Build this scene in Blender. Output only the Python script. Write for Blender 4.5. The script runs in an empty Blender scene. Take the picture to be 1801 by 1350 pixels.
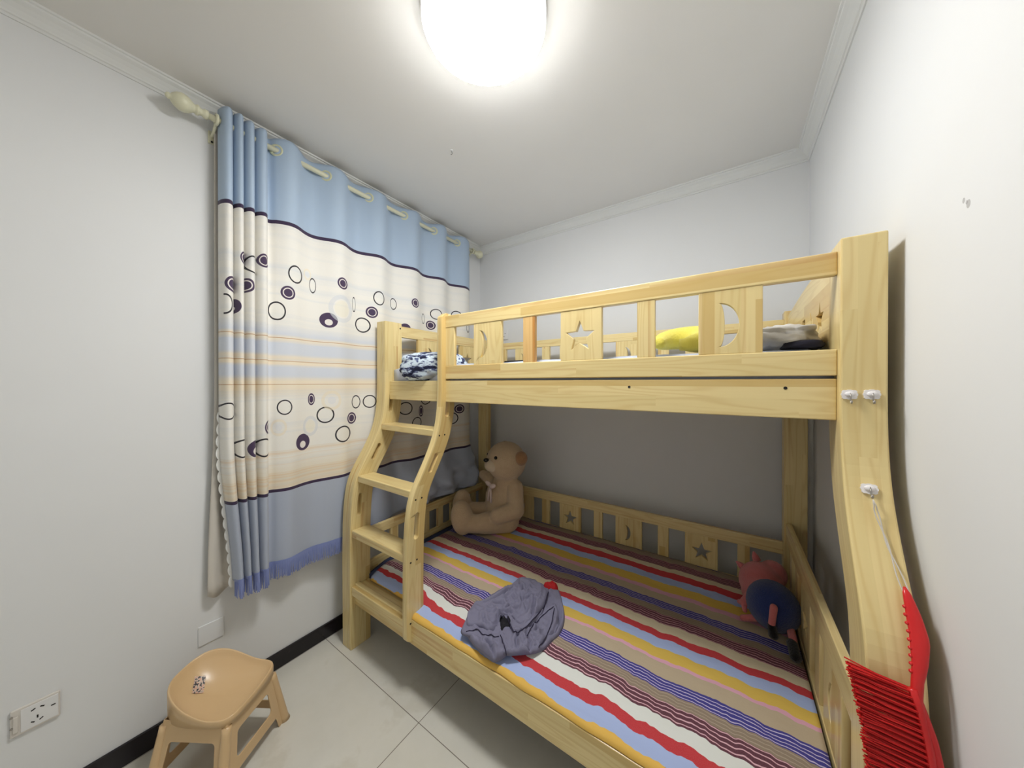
import bpy, bmesh, math, random
from math import sin, cos, pi, sqrt, radians, atan2
from mathutils import Vector, Matrix
from mathutils.noise import noise as pnoise

S = bpy.context.scene
COL = S.collection
random.seed(7)

# ------------------------------------------------------------------ camera
CH = 1.464
cam_d = bpy.data.cameras.new('camera')
cam_d.sensor_width = 36.0
cam_d.lens = 562.0 / 1801.0 * 36.0
cam_d.clip_start = 0.02
cam = bpy.data.objects.new('camera', cam_d)
COL.objects.link(cam)
cam.location = (0, 0, CH)
cam.rotation_euler = (radians(90 - 0.22), 0, radians(34.25))
S.camera = cam

# ------------------------------------------------------------------ world / exposure
S.view_settings.view_transform = 'Standard'
S.view_settings.look = 'None'
S.view_settings.gamma = 1
S.view_settings.use_curve_mapping = False
S.view_settings.exposure = 0.0
W = bpy.data.worlds.new('world')
S.world = W
W.use_nodes = True
W.node_tree.nodes['Background'].inputs[0].default_value = (0.6, 0.65, 0.7, 1)
W.node_tree.nodes['Background'].inputs[1].default_value = 0.1
LAMP_STRENGTH = 60.0
LAMP_COLOR = (0.995, 0.995, 0.985, 1)

# room extents (metres); camera stands at the origin
XL, XR, YB, YF, ZC = -1.918, 0.348, 2.288, -1.0, 2.70

# ================================================================== helpers
ORI = {}          # object name -> world origin


def lin(r, g, b):
    def f(c):
        c /= 255.0
        return c / 12.92 if c <= 0.04045 else ((c + 0.055) / 1.055) ** 2.4
    return (f(r), f(g), f(b), 1)


def smooth(a, b, x):
    t = max(0.0, min(1.0, (x - a) / (b - a)))
    return t * t * (3 - 2 * t)


def interp(tab, x):
    if x <= tab[0][0]:
        return tab[0][1]
    for (a, va), (b, vb) in zip(tab, tab[1:]):
        if x <= b:
            return va + (vb - va) * (x - a) / (b - a)
    return tab[-1][1]


def thing(name, label, cat, loc=(0, 0, 0), group=None):
    o = bpy.data.objects.new(name, None)
    o.empty_display_size = 0.05
    COL.objects.link(o)
    o.location = loc
    ORI[o.name] = Vector(loc)
    o['label'] = label
    o['category'] = cat
    if group:
        o['group'] = group
    return o


def tag(o, label, cat, group=None):
    o['label'] = label
    o['category'] = cat
    if group:
        o['group'] = group
    return o


def wood_uv(bm, fn=None):
    """grain coordinates in metres: v runs along the longest side"""
    uvl = bm.loops.layers.uv.verify()
    if fn is None:
        lo = [min(v.co[i] for v in bm.verts) for i in range(3)]
        hi = [max(v.co[i] for v in bm.verts) for i in range(3)]
        L = max(range(3), key=lambda i: hi[i] - lo[i])
        o = [i for i in range(3) if i != L]
        fn = lambda c: (c[o[0]] + c[o[1]], c[L])
    for f in bm.faces:
        for l in f.loops:
            l[uvl].uv = fn(l.vert.co)


def obj(name, bm, m, parent=None, loc=None, uv=None, bevel=0, smooth_=False, kind=None, label=None):
    """links a bmesh built in world coordinates as one mesh object"""
    if isinstance(bm, bmesh.types.BMesh):
        if uv is True:
            wood_uv(bm)
        elif uv:
            wood_uv(bm, uv)
        bmesh.ops.recalc_face_normals(bm, faces=bm.faces)
        me = bpy.data.meshes.new(name)
        bm.to_mesh(me)
        bm.free()
    else:
        me = bm
    o = bpy.data.objects.new(name, me)
    COL.objects.link(o)
    org = Vector((0, 0, 0))
    if parent is not None:
        org = ORI[parent.name]
        o.parent = parent
    elif loc is not None:
        org = Vector(loc)
        o.location = loc
    if org.length > 0:
        me.transform(Matrix.Translation(-org))
    ORI[o.name] = org
    if m is not None:
        me.materials.append(m)
    if smooth_:
        for p in me.polygons:
            p.use_smooth = True
    if bevel:
        b = o.modifiers.new('bevel', 'BEVEL')
        b.width = bevel
        b.segments = 2
        b.limit_method = 'ANGLE'
        b.angle_limit = radians(40)
    if kind:
        o['kind'] = kind
    if label:
        o['label'] = label
    return o


def box(bm, x0, x1, y0, y1, z0, z1):
    v = [bm.verts.new((x, y, z)) for x in (x0, x1) for y in (y0, y1) for z in (z0, z1)]
    for f in ((0, 1, 3, 2), (4, 6, 7, 5), (0, 4, 5, 1), (2, 3, 7, 6), (0, 2, 6, 4), (1, 5, 7, 3)):
        bm.faces.new([v[i] for i in f])
    return bm


def B(*a):
    return box(bmesh.new(), *a)


def tube(bm, pts, r, n=12, cap=True, rf=None):
    pts = [Vector(p) for p in pts]
    rings = []
    up = None
    for i, p in enumerate(pts):
        t = (pts[min(i + 1, len(pts) - 1)] - pts[max(i - 1, 0)]).normalized()
        if up is None:
            up = Vector((0, 0, 1)) if abs(t.z) < 0.9 else Vector((1, 0, 0))
        a = t.cross(up).normalized()
        b = a.cross(t).normalized()
        up = b
        rr = rf(i / (len(pts) - 1)) if rf else r
        rings.append([bm.verts.new(p + (a * cos(2 * pi * k / n) + b * sin(2 * pi * k / n)) * rr) for k in range(n)])
    for A, C in zip(rings, rings[1:]):
        for k in range(n):
            bm.faces.new((A[k], A[(k + 1) % n], C[(k + 1) % n], C[k]))
    if cap:
        bm.faces.new(rings[0][::-1])
        bm.faces.new(rings[-1])
    return bm


def lathe(bm, prof, base, axis=Vector((0, 0, 1)), n=32):
    """prof: list of (distance along axis, radius)"""
    axis = Vector(axis).normalized()
    a = axis.orthogonal().normalized()
    b = axis.cross(a)
    base = Vector(base)
    rings = []
    for h, r in prof:
        rings.append([bm.verts.new(base + axis * h + (a * cos(2 * pi * k / n) + b * sin(2 * pi * k / n)) * max(r, 1e-4)) for k in range(n)])
    for A, C in zip(rings, rings[1:]):
        for k in range(n):
            bm.faces.new((A[k], A[(k + 1) % n], C[(k + 1) % n], C[k]))
    bm.faces.new(rings[0][::-1])
    bm.faces.new(rings[-1])
    return bm


def ell(bm, c, r, rot=None, seg=24, rings=14):
    M = Matrix.Translation(Vector(c)) @ (rot.to_4x4() if rot is not None else Matrix.Identity(4)) @ Matrix.Diagonal((*((r, r, r) if isinstance(r, (int, float)) else r), 1))
    bmesh.ops.create_uvsphere(bm, u_segments=seg, v_segments=rings, radius=1, matrix=M)
    return bm


def capsule(bm, a, b, ra, rb, n=18):
    a, b = Vector(a), Vector(b)
    d = b - a
    L = d.length
    prof = []
    for i in range(7):
        t = pi / 2 * i / 6
        prof.append((-ra * cos(t), ra * sin(t)))
    for i in range(1, 7):
        t = pi / 2 * i / 6
        prof.append((L + rb * sin(t), rb * cos(t)))
    return lathe(bm, prof, a, d, n)


def torus(bm, c, nrm, R, r, n=28, m=10, scale=1.0):
    nrm = Vector(nrm).normalized()
    a = nrm.orthogonal().normalized()
    b = nrm.cross(a)
    c = Vector(c)
    V = []
    for i in range(n):
        t = 2 * pi * i / n
        e = a * cos(t) + b * sin(t)
        V.append([bm.verts.new(c + e * (R + r * cos(2 * pi * j / m)) + nrm * r * scale * sin(2 * pi * j / m)) for j in range(m)])
    for i in range(n):
        for j in range(m):
            bm.faces.new((V[i][j], V[(i + 1) % n][j], V[(i + 1) % n][(j + 1) % m], V[i][(j + 1) % m]))
    return bm


def plate(outline, holes, t, place, bm=None):
    """2D outline with holes, extruded by t, mapped to space by place(a, b, c), c in [-t/2, t/2]"""
    cu = bpy.data.curves.new('tmp', 'CURVE')
    cu.dimensions = '2D'
    cu.fill_mode = 'BOTH'
    cu.extrude = t / 2
    for L in [outline] + list(holes):
        s = cu.splines.new('POLY')
        s.points.add(len(L) - 1)
        for p, q in zip(s.points, L):
            p.co = (q[0], q[1], 0, 1)
        s.use_cyclic_u = True
    o = bpy.data.objects.new('tmp', cu)
    me = bpy.data.meshes.new_from_object(o)
    for v in me.vertices:
        v.co = Vector(place(*v.co))
    if bm is None:
        bm = bmesh.new()
    bm.from_mesh(me)
    bpy.data.objects.remove(o)
    bpy.data.curves.remove(cu)
    bpy.data.meshes.remove(me)
    bmesh.ops.remove_doubles(bm, verts=bm.verts, dist=1e-6)
    return bm


def star(cx, cy, R, r=None, rot=pi / 2):
    r = r or R * 0.42
    return [(cx + (R if k % 2 == 0 else r) * cos(rot + k * pi / 5), cy + (R if k % 2 == 0 else r) * sin(rot + k * pi / 5)) for k in range(10)]


def moon(cx, cy, R, side=1, fat=0.55):
    """crescent bulging towards side*x"""
    pts = []
    for k in range(17):
        a = -pi / 2 + pi * k / 16
        pts.append((cx + side * R * 0.75 * cos(a), cy + R * sin(a)))
    for k in range(1, 16):
        a = pi / 2 - pi * k / 16
        pts.append((cx + side * R * 0.75 * (1 - fat) * cos(a), cy + R * sin(a)))
    return pts


def slot(cx, cy, w, h, n=6):
    pts = []
    for k in range(n + 1):
        a = pi * k / n
        pts.append((cx + w / 2 * cos(a), cy + h / 2 - w / 2 + w / 2 * sin(a)))
    for k in range(n + 1):
        a = pi + pi * k / n
        pts.append((cx + w / 2 * cos(a), cy - h / 2 + w / 2 + w / 2 * sin(a)))
    return pts


# ================================================================== materials
class NT:
    def __init__(s, name, rough=0.5, spec=0.5):
        s.m = bpy.data.materials.new(name)
        s.m.use_nodes = True
        s.t = s.m.node_tree
        s.b = s.t.nodes['Principled BSDF']
        s.b.inputs['Roughness'].default_value = rough
        s.b.inputs['Specular IOR Level'].default_value = spec

    def n(s, typ, **kw):
        nd = s.t.nodes.new(typ)
        for k, v in kw.items():
            setattr(nd, k, v)
        return nd

    def put(s, sock, v):
        if hasattr(v, 'is_output'):
            s.t.links.new(v, sock)
        elif isinstance(v, (tuple, list)) and len(v) == 3 and sock.type == 'RGBA':
            sock.default_value = (*v, 1)
        else:
            sock.default_value = v

    def math(s, op, a, b=None, c=None, clamp=False):
        nd = s.n('ShaderNodeMath', operation=op)
        nd.use_clamp = clamp
        s.put(nd.inputs[0], a)
        if b is not None:
            s.put(nd.inputs[1], b)
        if c is not None:
            s.put(nd.inputs[2], c)
        return nd.outputs[0]

    def vmath(s, op, a, b=None, out=0):
        nd = s.n('ShaderNodeVectorMath', operation=op)
        s.put(nd.inputs[0], a)
        if b is not None:
            s.put(nd.inputs[1], b)
        return nd.outputs[out]

    def mix(s, f, a, b, blend='MIX'):
        nd = s.n('ShaderNodeMix', data_type='RGBA', blend_type=blend)
        s.put(nd.inputs[0], f)
        s.put(nd.inputs[6], a)
        s.put(nd.inputs[7], b)
        return nd.outputs[2]

    def noise(s, vec, scale=5, detail=2, rough=0.5, out=0, dim='3D'):
        nd = s.n('ShaderNodeTexNoise', noise_dimensions=dim)
        if vec is not None:
            s.put(nd.inputs['Vector'], vec)
        nd.inputs['Scale'].default_value = scale
        nd.inputs['Detail'].default_value = detail
        nd.inputs['Roughness'].default_value = rough
        return nd.outputs[out]

    def ramp(s, f, stops, interp_='LINEAR'):
        nd = s.n('ShaderNodeValToRGB')
        cr = nd.color_ramp
        cr.interpolation = interp_
        while len(cr.elements) > 1:
            cr.elements.remove(cr.elements[-1])
        cr.elements[0].position = stops[0][0]
        cr.elements[0].color = stops[0][1]
        for p, c in stops[1:]:
            e = cr.elements.new(p)
            e.color = c
        s.put(nd.inputs[0], f)
        return nd.outputs[0]

    def xyz(s, v):
        nd = s.n('ShaderNodeSeparateXYZ')
        s.put(nd.inputs[0], v)
        return nd.outputs

    def comb(s, x, y, z):
        nd = s.n('ShaderNodeCombineXYZ')
        for i, q in enumerate((x, y, z)):
            s.put(nd.inputs[i], q)
        return nd.outputs[0]

    def coord(s, k='Object'):
        return s.n('ShaderNodeTexCoord').outputs[k]

    def color(s, c):
        s.put(s.b.inputs['Base Color'], c)
        return s

    def bump(s, h, strength=0.3, dist=0.002):
        nd = s.n('ShaderNodeBump')
        nd.inputs['Strength'].default_value = strength
        nd.inputs['Distance'].default_value = dist
        s.put(nd.inputs['Height'], h)
        s.t.links.new(nd.outputs[0], s.b.inputs['Normal'])
        return s


def plain(name, c, rough=0.5, spec=0.5, metal=0, bump=None):
    t = NT(name, rough, spec)
    n_ = t.noise(t.coord(), 12, 2)
    t.color(t.mix(t.math('MULTIPLY', n_, 0.12), c, tuple(x * 0.8 for x in c[:3]) + (1,)))
    t.b.inputs['Metallic'].default_value = metal
    if bump:
        t.bump(t.noise(t.coord(), bump[0], 3), bump[1], bump[2])
    return t.m


def mat_wall(name, c, marks=False):
    t = NT(name, 0.75, 0.25)
    co = t.coord()
    c2 = tuple(x * 0.94 for x in c[:3]) + (1,)
    k = t.mix(t.noise(co, 2.5, 3), c, c2)
    if marks:
        for (y, z, r) in ((0.921, 1.78, 0.006), (0.935, 1.792, 0.004), (0.926, 1.785, 0.003)):
            d = t.vmath('DISTANCE', t.vmath('MULTIPLY', co, (0, 1, 0.8)), (0, y, z * 0.8), out=1)
            k = t.mix(t.math('MULTIPLY', t.math('LESS_THAN', d, r), 0.45), k, lin(110, 105, 100))
    t.color(k)
    t.bump(t.noise(co, 90, 2), 0.08, 0.001)
    return t.m


def mat_pine(name='pine', base=(227, 206, 146), warm=1.0):
    t = NT(name, 0.32, 0.45)
    uv = t.coord('UV')
    rnd = t.n('ShaderNodeObjectInfo').outputs['Random']
    u, v, _ = t.xyz(uv)
    ro = t.math('MULTIPLY', rnd, 13.7)
    un = t.math('ADD', u, ro)
    # glued staves, each with a tone of its own
    st = t.math('FLOOR', t.math('DIVIDE', un, 0.034))
    seg = t.math('FLOOR', t.math('DIVIDE', t.math('ADD', v, t.math('MULTIPLY', st, 0.37)), 0.9))
    wn = t.n('ShaderNodeTexWhiteNoise', noise_dimensions='3D')
    t.put(wn.inputs[0], t.comb(st, seg, ro))
    tone = wn.outputs[0]
    vec = t.comb(t.math('ADD', un, t.math('MULTIPLY', tone, 3.0)), t.math('ADD', v, t.math('MULTIPLY', tone, 5.0)), ro)
    # long growth rings
    big = t.noise(t.vmath('MULTIPLY', vec, (11, 0.9, 1)), 1.0, 2, 0.45)
    rings = t.math('SINE', t.math('MULTIPLY', big, 75.0))
    rings = t.math('POWER', t.math('MULTIPLY', t.math('ADD', rings, 1.0), 0.5), 3.0)
    fine = t.noise(t.vmath('MULTIPLY', vec, (420, 9, 1)), 1.0, 3, 0.6)
    streak = t.noise(t.vmath('MULTIPLY', vec, (26, 0.55, 1)), 1.0, 1, 0.5)
    streak = t.math('MULTIPLY', t.math('SUBTRACT', streak, 0.62), 9.0, clamp=True)
    A = lin(*base)
    Dk = lin(base[0] - 20, base[1] - 34, base[2] - 42)
    Lt = lin(min(base[0] + 12, 255), min(base[1] + 12, 255), base[2] + 14)
    br = lin(base[0] - 32, base[1] - 62, base[2] - 66)
    c = t.mix(tone, Lt, A)
    c = t.mix(t.math('MULTIPLY', t.math('GREATER_THAN', tone, 0.84), 0.6), c, Dk)
    c = t.mix(t.math('MULTIPLY', rings, 0.34), c, Dk)
    c = t.mix(t.math('MULTIPLY', fine, 0.16), c, Dk)
    c = t.mix(t.math('MULTIPLY', streak, 0.6), c, br)
    t.color(c)
    t.bump(fine, 0.12, 0.0006)
    t.b.inputs['Coat Weight'].default_value = 0.15
    t.b.inputs['Coat Roughness'].default_value = 0.25
    return t.m


PINE = mat_pine('pine')
PINE_WARM = mat_pine('warm_pine', (220, 182, 118))
M_WALL = mat_wall('wall_paint', lin(236, 237, 237))
M_WALLR = mat_wall('wall_paint_scuffed', lin(236, 237, 237), True)
M_CEIL = mat_wall('ceiling_paint', lin(238, 236, 231))
M_PLASTER = mat_wall('plaster_moulding', lin(234, 235, 232))
M_DARK = plain('dark_recess', lin(30, 26, 22), 0.7)
M_METAL = plain('steel', lin(170, 165, 160), 0.3, 0.5, 1.0)
M_CREAM = plain('cream_lacquer', lin(226, 224, 196), 0.35, 0.5)
M_IVORY = plain('ivory_plastic', lin(222, 216, 208), 0.3, 0.5)
M_WHITEP = plain('white_plastic', lin(235, 235, 235), 0.25, 0.5)


def mat_base():
    t = NT('black_tile_baseboard', 0.18, 0.5)
    co = t.coord()
    n_ = t.noise(co, 28, 3, 0.6)
    chip = t.math('GREATER_THAN', n_, 0.70)
    t.color(t.mix(chip, lin(18, 12, 20), lin(90, 70, 60)))
    return t.m


def mat_floor():
    t = NT('polished_floor_tile', 0.22, 0.5)
    co = t.coord()
    x, y, z = t.xyz(co)
    gx = t.math('ABSOLUTE', t.math('SUBTRACT', t.math('FRACT', t.math('ADD', t.math('DIVIDE', t.math('SUBTRACT', x, -1.104), 0.8), 10.5)), 0.5))
    gy = t.math('ABSOLUTE', t.math('SUBTRACT', t.math('FRACT', t.math('ADD', t.math('DIVIDE', t.math('SUBTRACT', y, 0.907), 0.8), 10.5)), 0.5))
    g = t.math('LESS_THAN', t.math('MINIMUM', gx, gy), 0.0019)
    w = t.noise(co, 3.5, 5, 0.6)
    base = t.ramp(w, [(0.35, lin(218, 215, 203)), (0.55, lin(223, 220, 209)), (0.62, lin(215, 211, 198)), (0.7, lin(222, 219, 208))])
    t.color(t.mix(g, base, lin(120, 112, 100)))
    t.put(t.b.inputs['Roughness'], t.math('ADD', 0.2, t.math('MULTIPLY', g, 0.4)))
    return t.m


# ================================================================== room shell
def struct(name, bm, m, loc=None):
    return obj(name, bm, m, None, kind='structure')


T = 0.12
struct('floor', B(XL - T, XR + T, YF - T, YB + T, -T, 0), mat_floor())
struct('ceiling', B(XL - T, XR + T, YF - T, YB + T, ZC, ZC + T), M_CEIL)
struct('wall_left', B(XL - T, XL, YF - T, YB + T, 0, ZC), M_WALL)
struct('wall_right', B(XR, XR + T, YF - T, YB + T, 0, ZC), M_WALLR)
struct('wall_back', B(XL, XR, YB, YB + T, 0, ZC), M_WALL)
struct('wall_front', B(XL, XR, YF - T, YF, 0, ZC), M_WALL)
mb = mat_base()
struct('baseboard_left', B(XL, XL + 0.011, YF, YB, 0, 0.081), mb)
struct('baseboard_back', B(XL + 0.011, XR - 0.011, YB - 0.011, YB, 0, 0.081), mb)
struct('baseboard_right', B(XR - 0.011, XR, YF, YB, 0, 0.081), mb)

PROF = [(0.0, 0.0), (0.0, 0.062), (0.005, 0.062), (0.008, 0.055), (0.013, 0.053), (0.014, 0.047), (0.021, 0.034),
        (0.031, 0.022), (0.043, 0.014), (0.045, 0.008), (0.051, 0.007), (0.053, 0.0)]


def cornice(name, p0, p1, n_):
    bm = bmesh.new()
    p0, p1, n_ = Vector(p0), Vector(p1), Vector(n_)
    d = (p1 - p0).normalized()
    R0 = [bm.verts.new(p0 + d * a + n_ * a + Vector((0, 0, -h))) for a, h in PROF]
    R1 = [bm.verts.new(p1 - d * a + n_ * a + Vector((0, 0, -h))) for a, h in PROF]
    k = len(PROF)
    for i in range(k):
        bm.faces.new((R0[i], R0[(i + 1) % k], R1[(i + 1) % k], R1[i]))
    bm.faces.new(R0)
    bm.faces.new(R1[::-1])
    struct(name, bm, M_PLASTER)


cornice('trim_1', (XL, YF, ZC), (XL, YB, ZC), (1, 0, 0))
cornice('trim_2', (XL, YB, ZC), (XR, YB, ZC), (0, -1, 0))
cornice('trim_3', (XR, YB, ZC), (XR, YF, ZC), (-1, 0, 0))
cornice('trim_4', (XR, YF, ZC), (XL, YF, ZC), (0, 1, 0))

# ================================================================== ceiling lamp
LX, LY = -0.68, 0.835
lamp = thing('ceiling_lamp', 'round white flush ceiling lamp glowing brightly', 'lamp', (LX, LY, ZC))
t = NT('lamp_diffuser_glow', 0.4)
t.color((0.95, 0.97, 1.0, 1))
t.b.inputs['Emission Color'].default_value = LAMP_COLOR
t.b.inputs['Emission Strength'].default_value = LAMP_STRENGTH
M_GLOW = t.m
obj('lamp_rim', lathe(bmesh.new(), [(0, 0.2), (0.003, 0.207), (0.014, 0.207), (0.018, 0.205), (0.018, 0.200)], (LX, LY, ZC), (0, 0, -1), 64), M_WHITEP, lamp, smooth_=False)
t = NT('lamp_skirt_glow', 0.4)
t.color((0.95, 0.97, 1.0, 1))
t.b.inputs['Emission Color'].default_value = LAMP_COLOR
t.b.inputs['Emission Strength'].default_value = 4.0
obj('diffuser_skirt', lathe(bmesh.new(), [(0.0185, 0.2035), (0.049, 0.2045), (0.052, 0.2035)], (LX, LY, ZC), (0, 0, -1), 64), t.m, lamp, smooth_=False)
obj('diffuser', lathe(bmesh.new(), [(0.0525, 0.202), (0.059, 0.200), (0.069, 0.187), (0.079, 0.158), (0.087, 0.115), (0.092, 0.06), (0.093, 0.0)], (LX, LY, ZC), (0, 0, -1), 64), M_GLOW, lamp, smooth_=True)

hk = thing('ceiling_hook', 'tiny white screw hook left in the ceiling between lamp and curtain rod', 'hook', (-1.224, 1.227, ZC))
obj('hook_plate', lathe(bmesh.new(), [(0, 0.008), (0.003, 0.008), (0.004, 0.003)], (-1.224, 1.227, ZC), (0, 0, -1), 16), M_WHITEP, hk)
obj('hook_wire', tube(bmesh.new(), [(-1.224, 1.227, ZC - 0.004)] + [(-1.224 + 0.006 * sin(a), 1.227, ZC - 0.018 + 0.006 * cos(a)) for a in [0, .7, 1.4, 2.1, 2.8, 3.5, 4.2]], 0.0014, 8), M_METAL, hk)

# ================================================================== curtain
ZR, XROD = 2.603, -1.842


def mat_curtain():
    t = NT('patterned_curtain_cloth', 0.72, 0.25)
    uv = t.coord('UV')
    u, v, _ = t.xyz(uv)
    f = t.math('DIVIDE', t.math('SUBTRACT', v, 0.5), 2.2)
    P = lambda z: (z - 0.5) / 2.2
    blue, navy, cream = lin(176, 195, 216), lin(58, 44, 72), lin(240, 237, 229)
    gb, peach, oran = lin(214, 219, 228), lin(240, 228, 206), lin(190, 146, 96)
    low = lin(176, 184, 200)
    st = [(0, lin(232, 222, 200)), (P(1.0), lin(236, 226, 206)), (P(1.1), cream),
          (P(1.38), cream), (P(1.43), peach), (P(1.475), peach), (P(1.50), gb), (P(1.545), gb),
          (P(1.556), peach), (P(1.59), peach), (P(1.61), gb), (P(1.66), gb),
          (P(1.674), peach), (P(1.689), peach), (P(1.705), gb), (P(1.76), cream), (P(2.2), cream)]
    c = t.ramp(f, st)
    # faint woven cross bands in the cream cloth
    bands = t.noise(t.comb(0.0, t.math('MULTIPLY', v, 24.0), 3.3), 1.0, 2, 0.6)
    inner = t.math('MULTIPLY', t.math('GREATER_THAN', v, 0.945), t.math('LESS_THAN', v, 2.24))
    c = t.mix(t.math('MULTIPLY', t.math('MULTIPLY', t.math('SUBTRACT', bands, 0.5), 1.6, clamp=True), inner), c, lin(206, 214, 224))
    b2 = t.noise(t.comb(0.0, t.math('MULTIPLY', v, 60.0), 9.3), 1.0, 2, 0.6)
    lowz = t.math('MULTIPLY', t.math('LESS_THAN', v, 1.13), inner)
    c = t.mix(t.math('MULTIPLY', t.math('MULTIPLY', t.math('SUBTRACT', b2, 0.45), 2.5, clamp=True), lowz), c, lin(228, 196, 150))
    for zl in (1.4560, 1.5715, 1.6865):
        c = t.mix(t.math('MULTIPLY', t.math('COMPARE', v, zl, 0.0017), 0.8), c, oran)
    c = t.mix(t.math('LESS_THAN', v, 0.941), c, navy)
    c = t.mix(t.math('LESS_THAN', v, 0.926), c, low)
    nav = t.math('MULTIPLY', t.math('GREATER_THAN', v, 2.244), t.math('LESS_THAN', v, 2.262))
    c = t.mix(nav, c, navy)
    c = t.mix(t.math('GREATER_THAN', v, 2.262), c, blue)
    purple, ink, pale = lin(74, 58, 86), lin(48, 46, 50), lin(238, 232, 226)
    for (k, cy_, cz, ru, rv, y0, y1) in CIRC:
        q = t.vmath('MULTIPLY', t.vmath('SUBTRACT', t.comb(u, v, 0.0), (cy_, cz, 0)), (1 / ru, 1 / rv, 0))
        d = t.vmath('LENGTH', q, out=1)
        if k == 'ring':
            mk = t.math('COMPARE', d, 0.94, 0.085)
            layers = [(mk, ink, 1)]
        elif k == 'eye':
            layers = [(t.math('LESS_THAN', d, 1.0), purple, 1), (t.math('COMPARE', d, 0.66, 0.07), pale, 1)]
        elif k == 'donut':
            d2 = t.vmath('LENGTH', t.vmath('ADD', q, (0.0, 0.28, 0)), out=1)
            layers = [(t.math('LESS_THAN', d, 1.0), purple, 1), (t.math('LESS_THAN', d2, 0.42), pale, 1)]
        elif k == 'faintb':
            layers = [(t.math('COMPARE', d, 0.85, 0.15), lin(212, 216, 222), .5), (t.math('LESS_THAN', d, 0.6), lin(240, 234, 212), .5)]
        else:
            layers = [(t.math('COMPARE', d, 0.85, 0.15), lin(242, 228, 198), .5), (t.math('LESS_THAN', d, 0.4), lin(226, 228, 232), .5)]
        if y1 < 5:
            clip = t.math('MULTIPLY', t.math('GREATER_THAN', u, y0), t.math('LESS_THAN', u, y1))
        for mk, cc, al in layers:
            if y1 < 5:
                mk = t.math('MULTIPLY', mk, clip)
            if al < 1:
                mk = t.math('MULTIPLY', mk, al)
            c = t.mix(mk, c, cc)
    w = t.noise(t.vmath('MULTIPLY', t.comb(u, v, 0.0), (90, 900, 1)), 1.0, 2, 0.7)
    c = t.mix(t.math('MULTIPLY', t.math('SUBTRACT', w, 0.4), 0.35, clamp=True), c, t.mix(0.5, c, lin(150, 150, 165)))
    t.color(c)
    t.bump(w, 0.2, 0.0008)
    t.b.inputs['Sheen Weight'].default_value = 0.15
    return t.m


CIRC = [('ring', 0.725, 2.013, 0.034, 0.044, 0, 9), ('eye', 0.692, 1.913, 0.03, 0.034, 0, 9), ('ring', 0.819, 1.986, 0.017, 0.04, 0, 9), ('eye', 0.964, 2.029, 0.032, 0.033, 0, 9), ('donut', 0.893, 1.81, 0.043, 0.041, 0, 9), ('faintb', 0.962, 1.884, 0.071, 0.078, 0, 9), ('ring', 1.045, 1.93, 0.012, 0.044, 0, 9), ('ring', 1.192, 1.994, 0.036, 0.043, 0, 9), ('eye', 1.15, 1.9, 0.034, 0.035, 0, 9), ('ring', 1.098, 1.815, 0.044, 0.045, 0, 9), ('ring', 1.317, 1.989, 0.026, 0.038, 0, 9), ('ring', 0.649, 1.817, 0.033, 0.045, 0.612, 4), ('eye', 1.472, 2.022, 0.034, 0.032, 0, 9), ('ring', 1.675, 1.98, 0.045, 0.039, 0, 9), ('eye', 1.632, 1.893, 0.038, 0.034, 0, 9), ('ring', 1.566, 1.932, 0.016, 0.037, 0, 9), ('donut', 1.398, 1.834, 0.037, 0.035, 0, 9), ('ring', 2.023, 1.931, 0.028, 0.043, 0, 9), ('ring', 1.9, 2.006, 0.046, 0.042, 0, 9), ('ring', 0.678, 1.342, 0.03, 0.037, 0, 9), ('eye', 0.809, 1.376, 0.018, 0.032, 0, 9), ('ring', 0.877, 1.287, 0.041, 0.044, 0, 9), ('ring', 1.056, 1.35, 0.028, 0.039, 0, 9), ('ring', 1.137, 1.349, 0.038, 0.039, 0, 9), ('eye', 1.026, 1.256, 0.031, 0.034, 0, 9), ('ring', 0.97, 1.171, 0.047, 0.046, 0, 9), ('donut', 0.763, 1.155, 0.036, 0.043, 0, 9), ('fainty', 0.907, 1.366, 0.049, 0.054, 0, 9), ('fainty', 0.655, 1.243, 0.031, 0.042, 0, 9), ('faintb', 0.803, 1.234, 0.039, 0.054, 0, 9), ('fainty', 0.791, 2.038, 0.022, 0.03, 0, 9), ('ring', 1.401, 1.288, 0.047, 0.043, 0, 9), ('eye', 1.536, 1.261, 0.026, 0.041, 0, 9), ('ring', 1.493, 1.181, 0.047, 0.04, 0, 9), ('eye', 1.928, 1.25, 0.047, 0.037, 0, 9), ('ring', 1.864, 1.177, 0.051, 0.046, 0, 9), ('ring', 1.586, 1.343, 0.048, 0.038, 0, 9),
        ('eye', 0.587, 2.036, 0.022, 0.032, 0.561, 0.614), ('ring', 0.548, 2.006, 0.03, 0.039, 0.519, 0.561), ('eye', 0.512, 2.026, 0.014, 0.028, 0.482, 0.519), ('eye', 0.474, 1.898, 0.027, 0.035, 0.445, 0.482), ('eye', 0.522, 1.908, 0.027, 0.033, 0.518, 0.56), ('ring', 0.447, 1.808, 0.023, 0.044, 0.445, 0.482), ('donut', 0.476, 1.806, 0.025, 0.035, 0.482, 0.518), ('ring', 0.457, 1.34, 0.027, 0.037, 0.425, 0.48), ('ring', 0.586, 1.159, 0.031, 0.043, 0.558, 0.611), ('donut', 0.552, 1.16, 0.026, 0.039, 0.516, 0.558), ('ring', 0.506, 1.168, 0.03, 0.041, 0.48, 0.516), ('eye', 0.609, 1.253, 0.023, 0.035, 0.558, 0.612)]

CR = [(0.60, 0), (0.645, 1), (0.765, 0), (0.878, 1), (1.01, 0), (1.128, 1), (1.265, 0), (1.385, 1), (1.53, 0), (1.652, 1), (1.79, 0), (1.90, 1), (2.055, 0)]
FB = [0.437, 0.483, 0.520, 0.561, 0.612]


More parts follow.
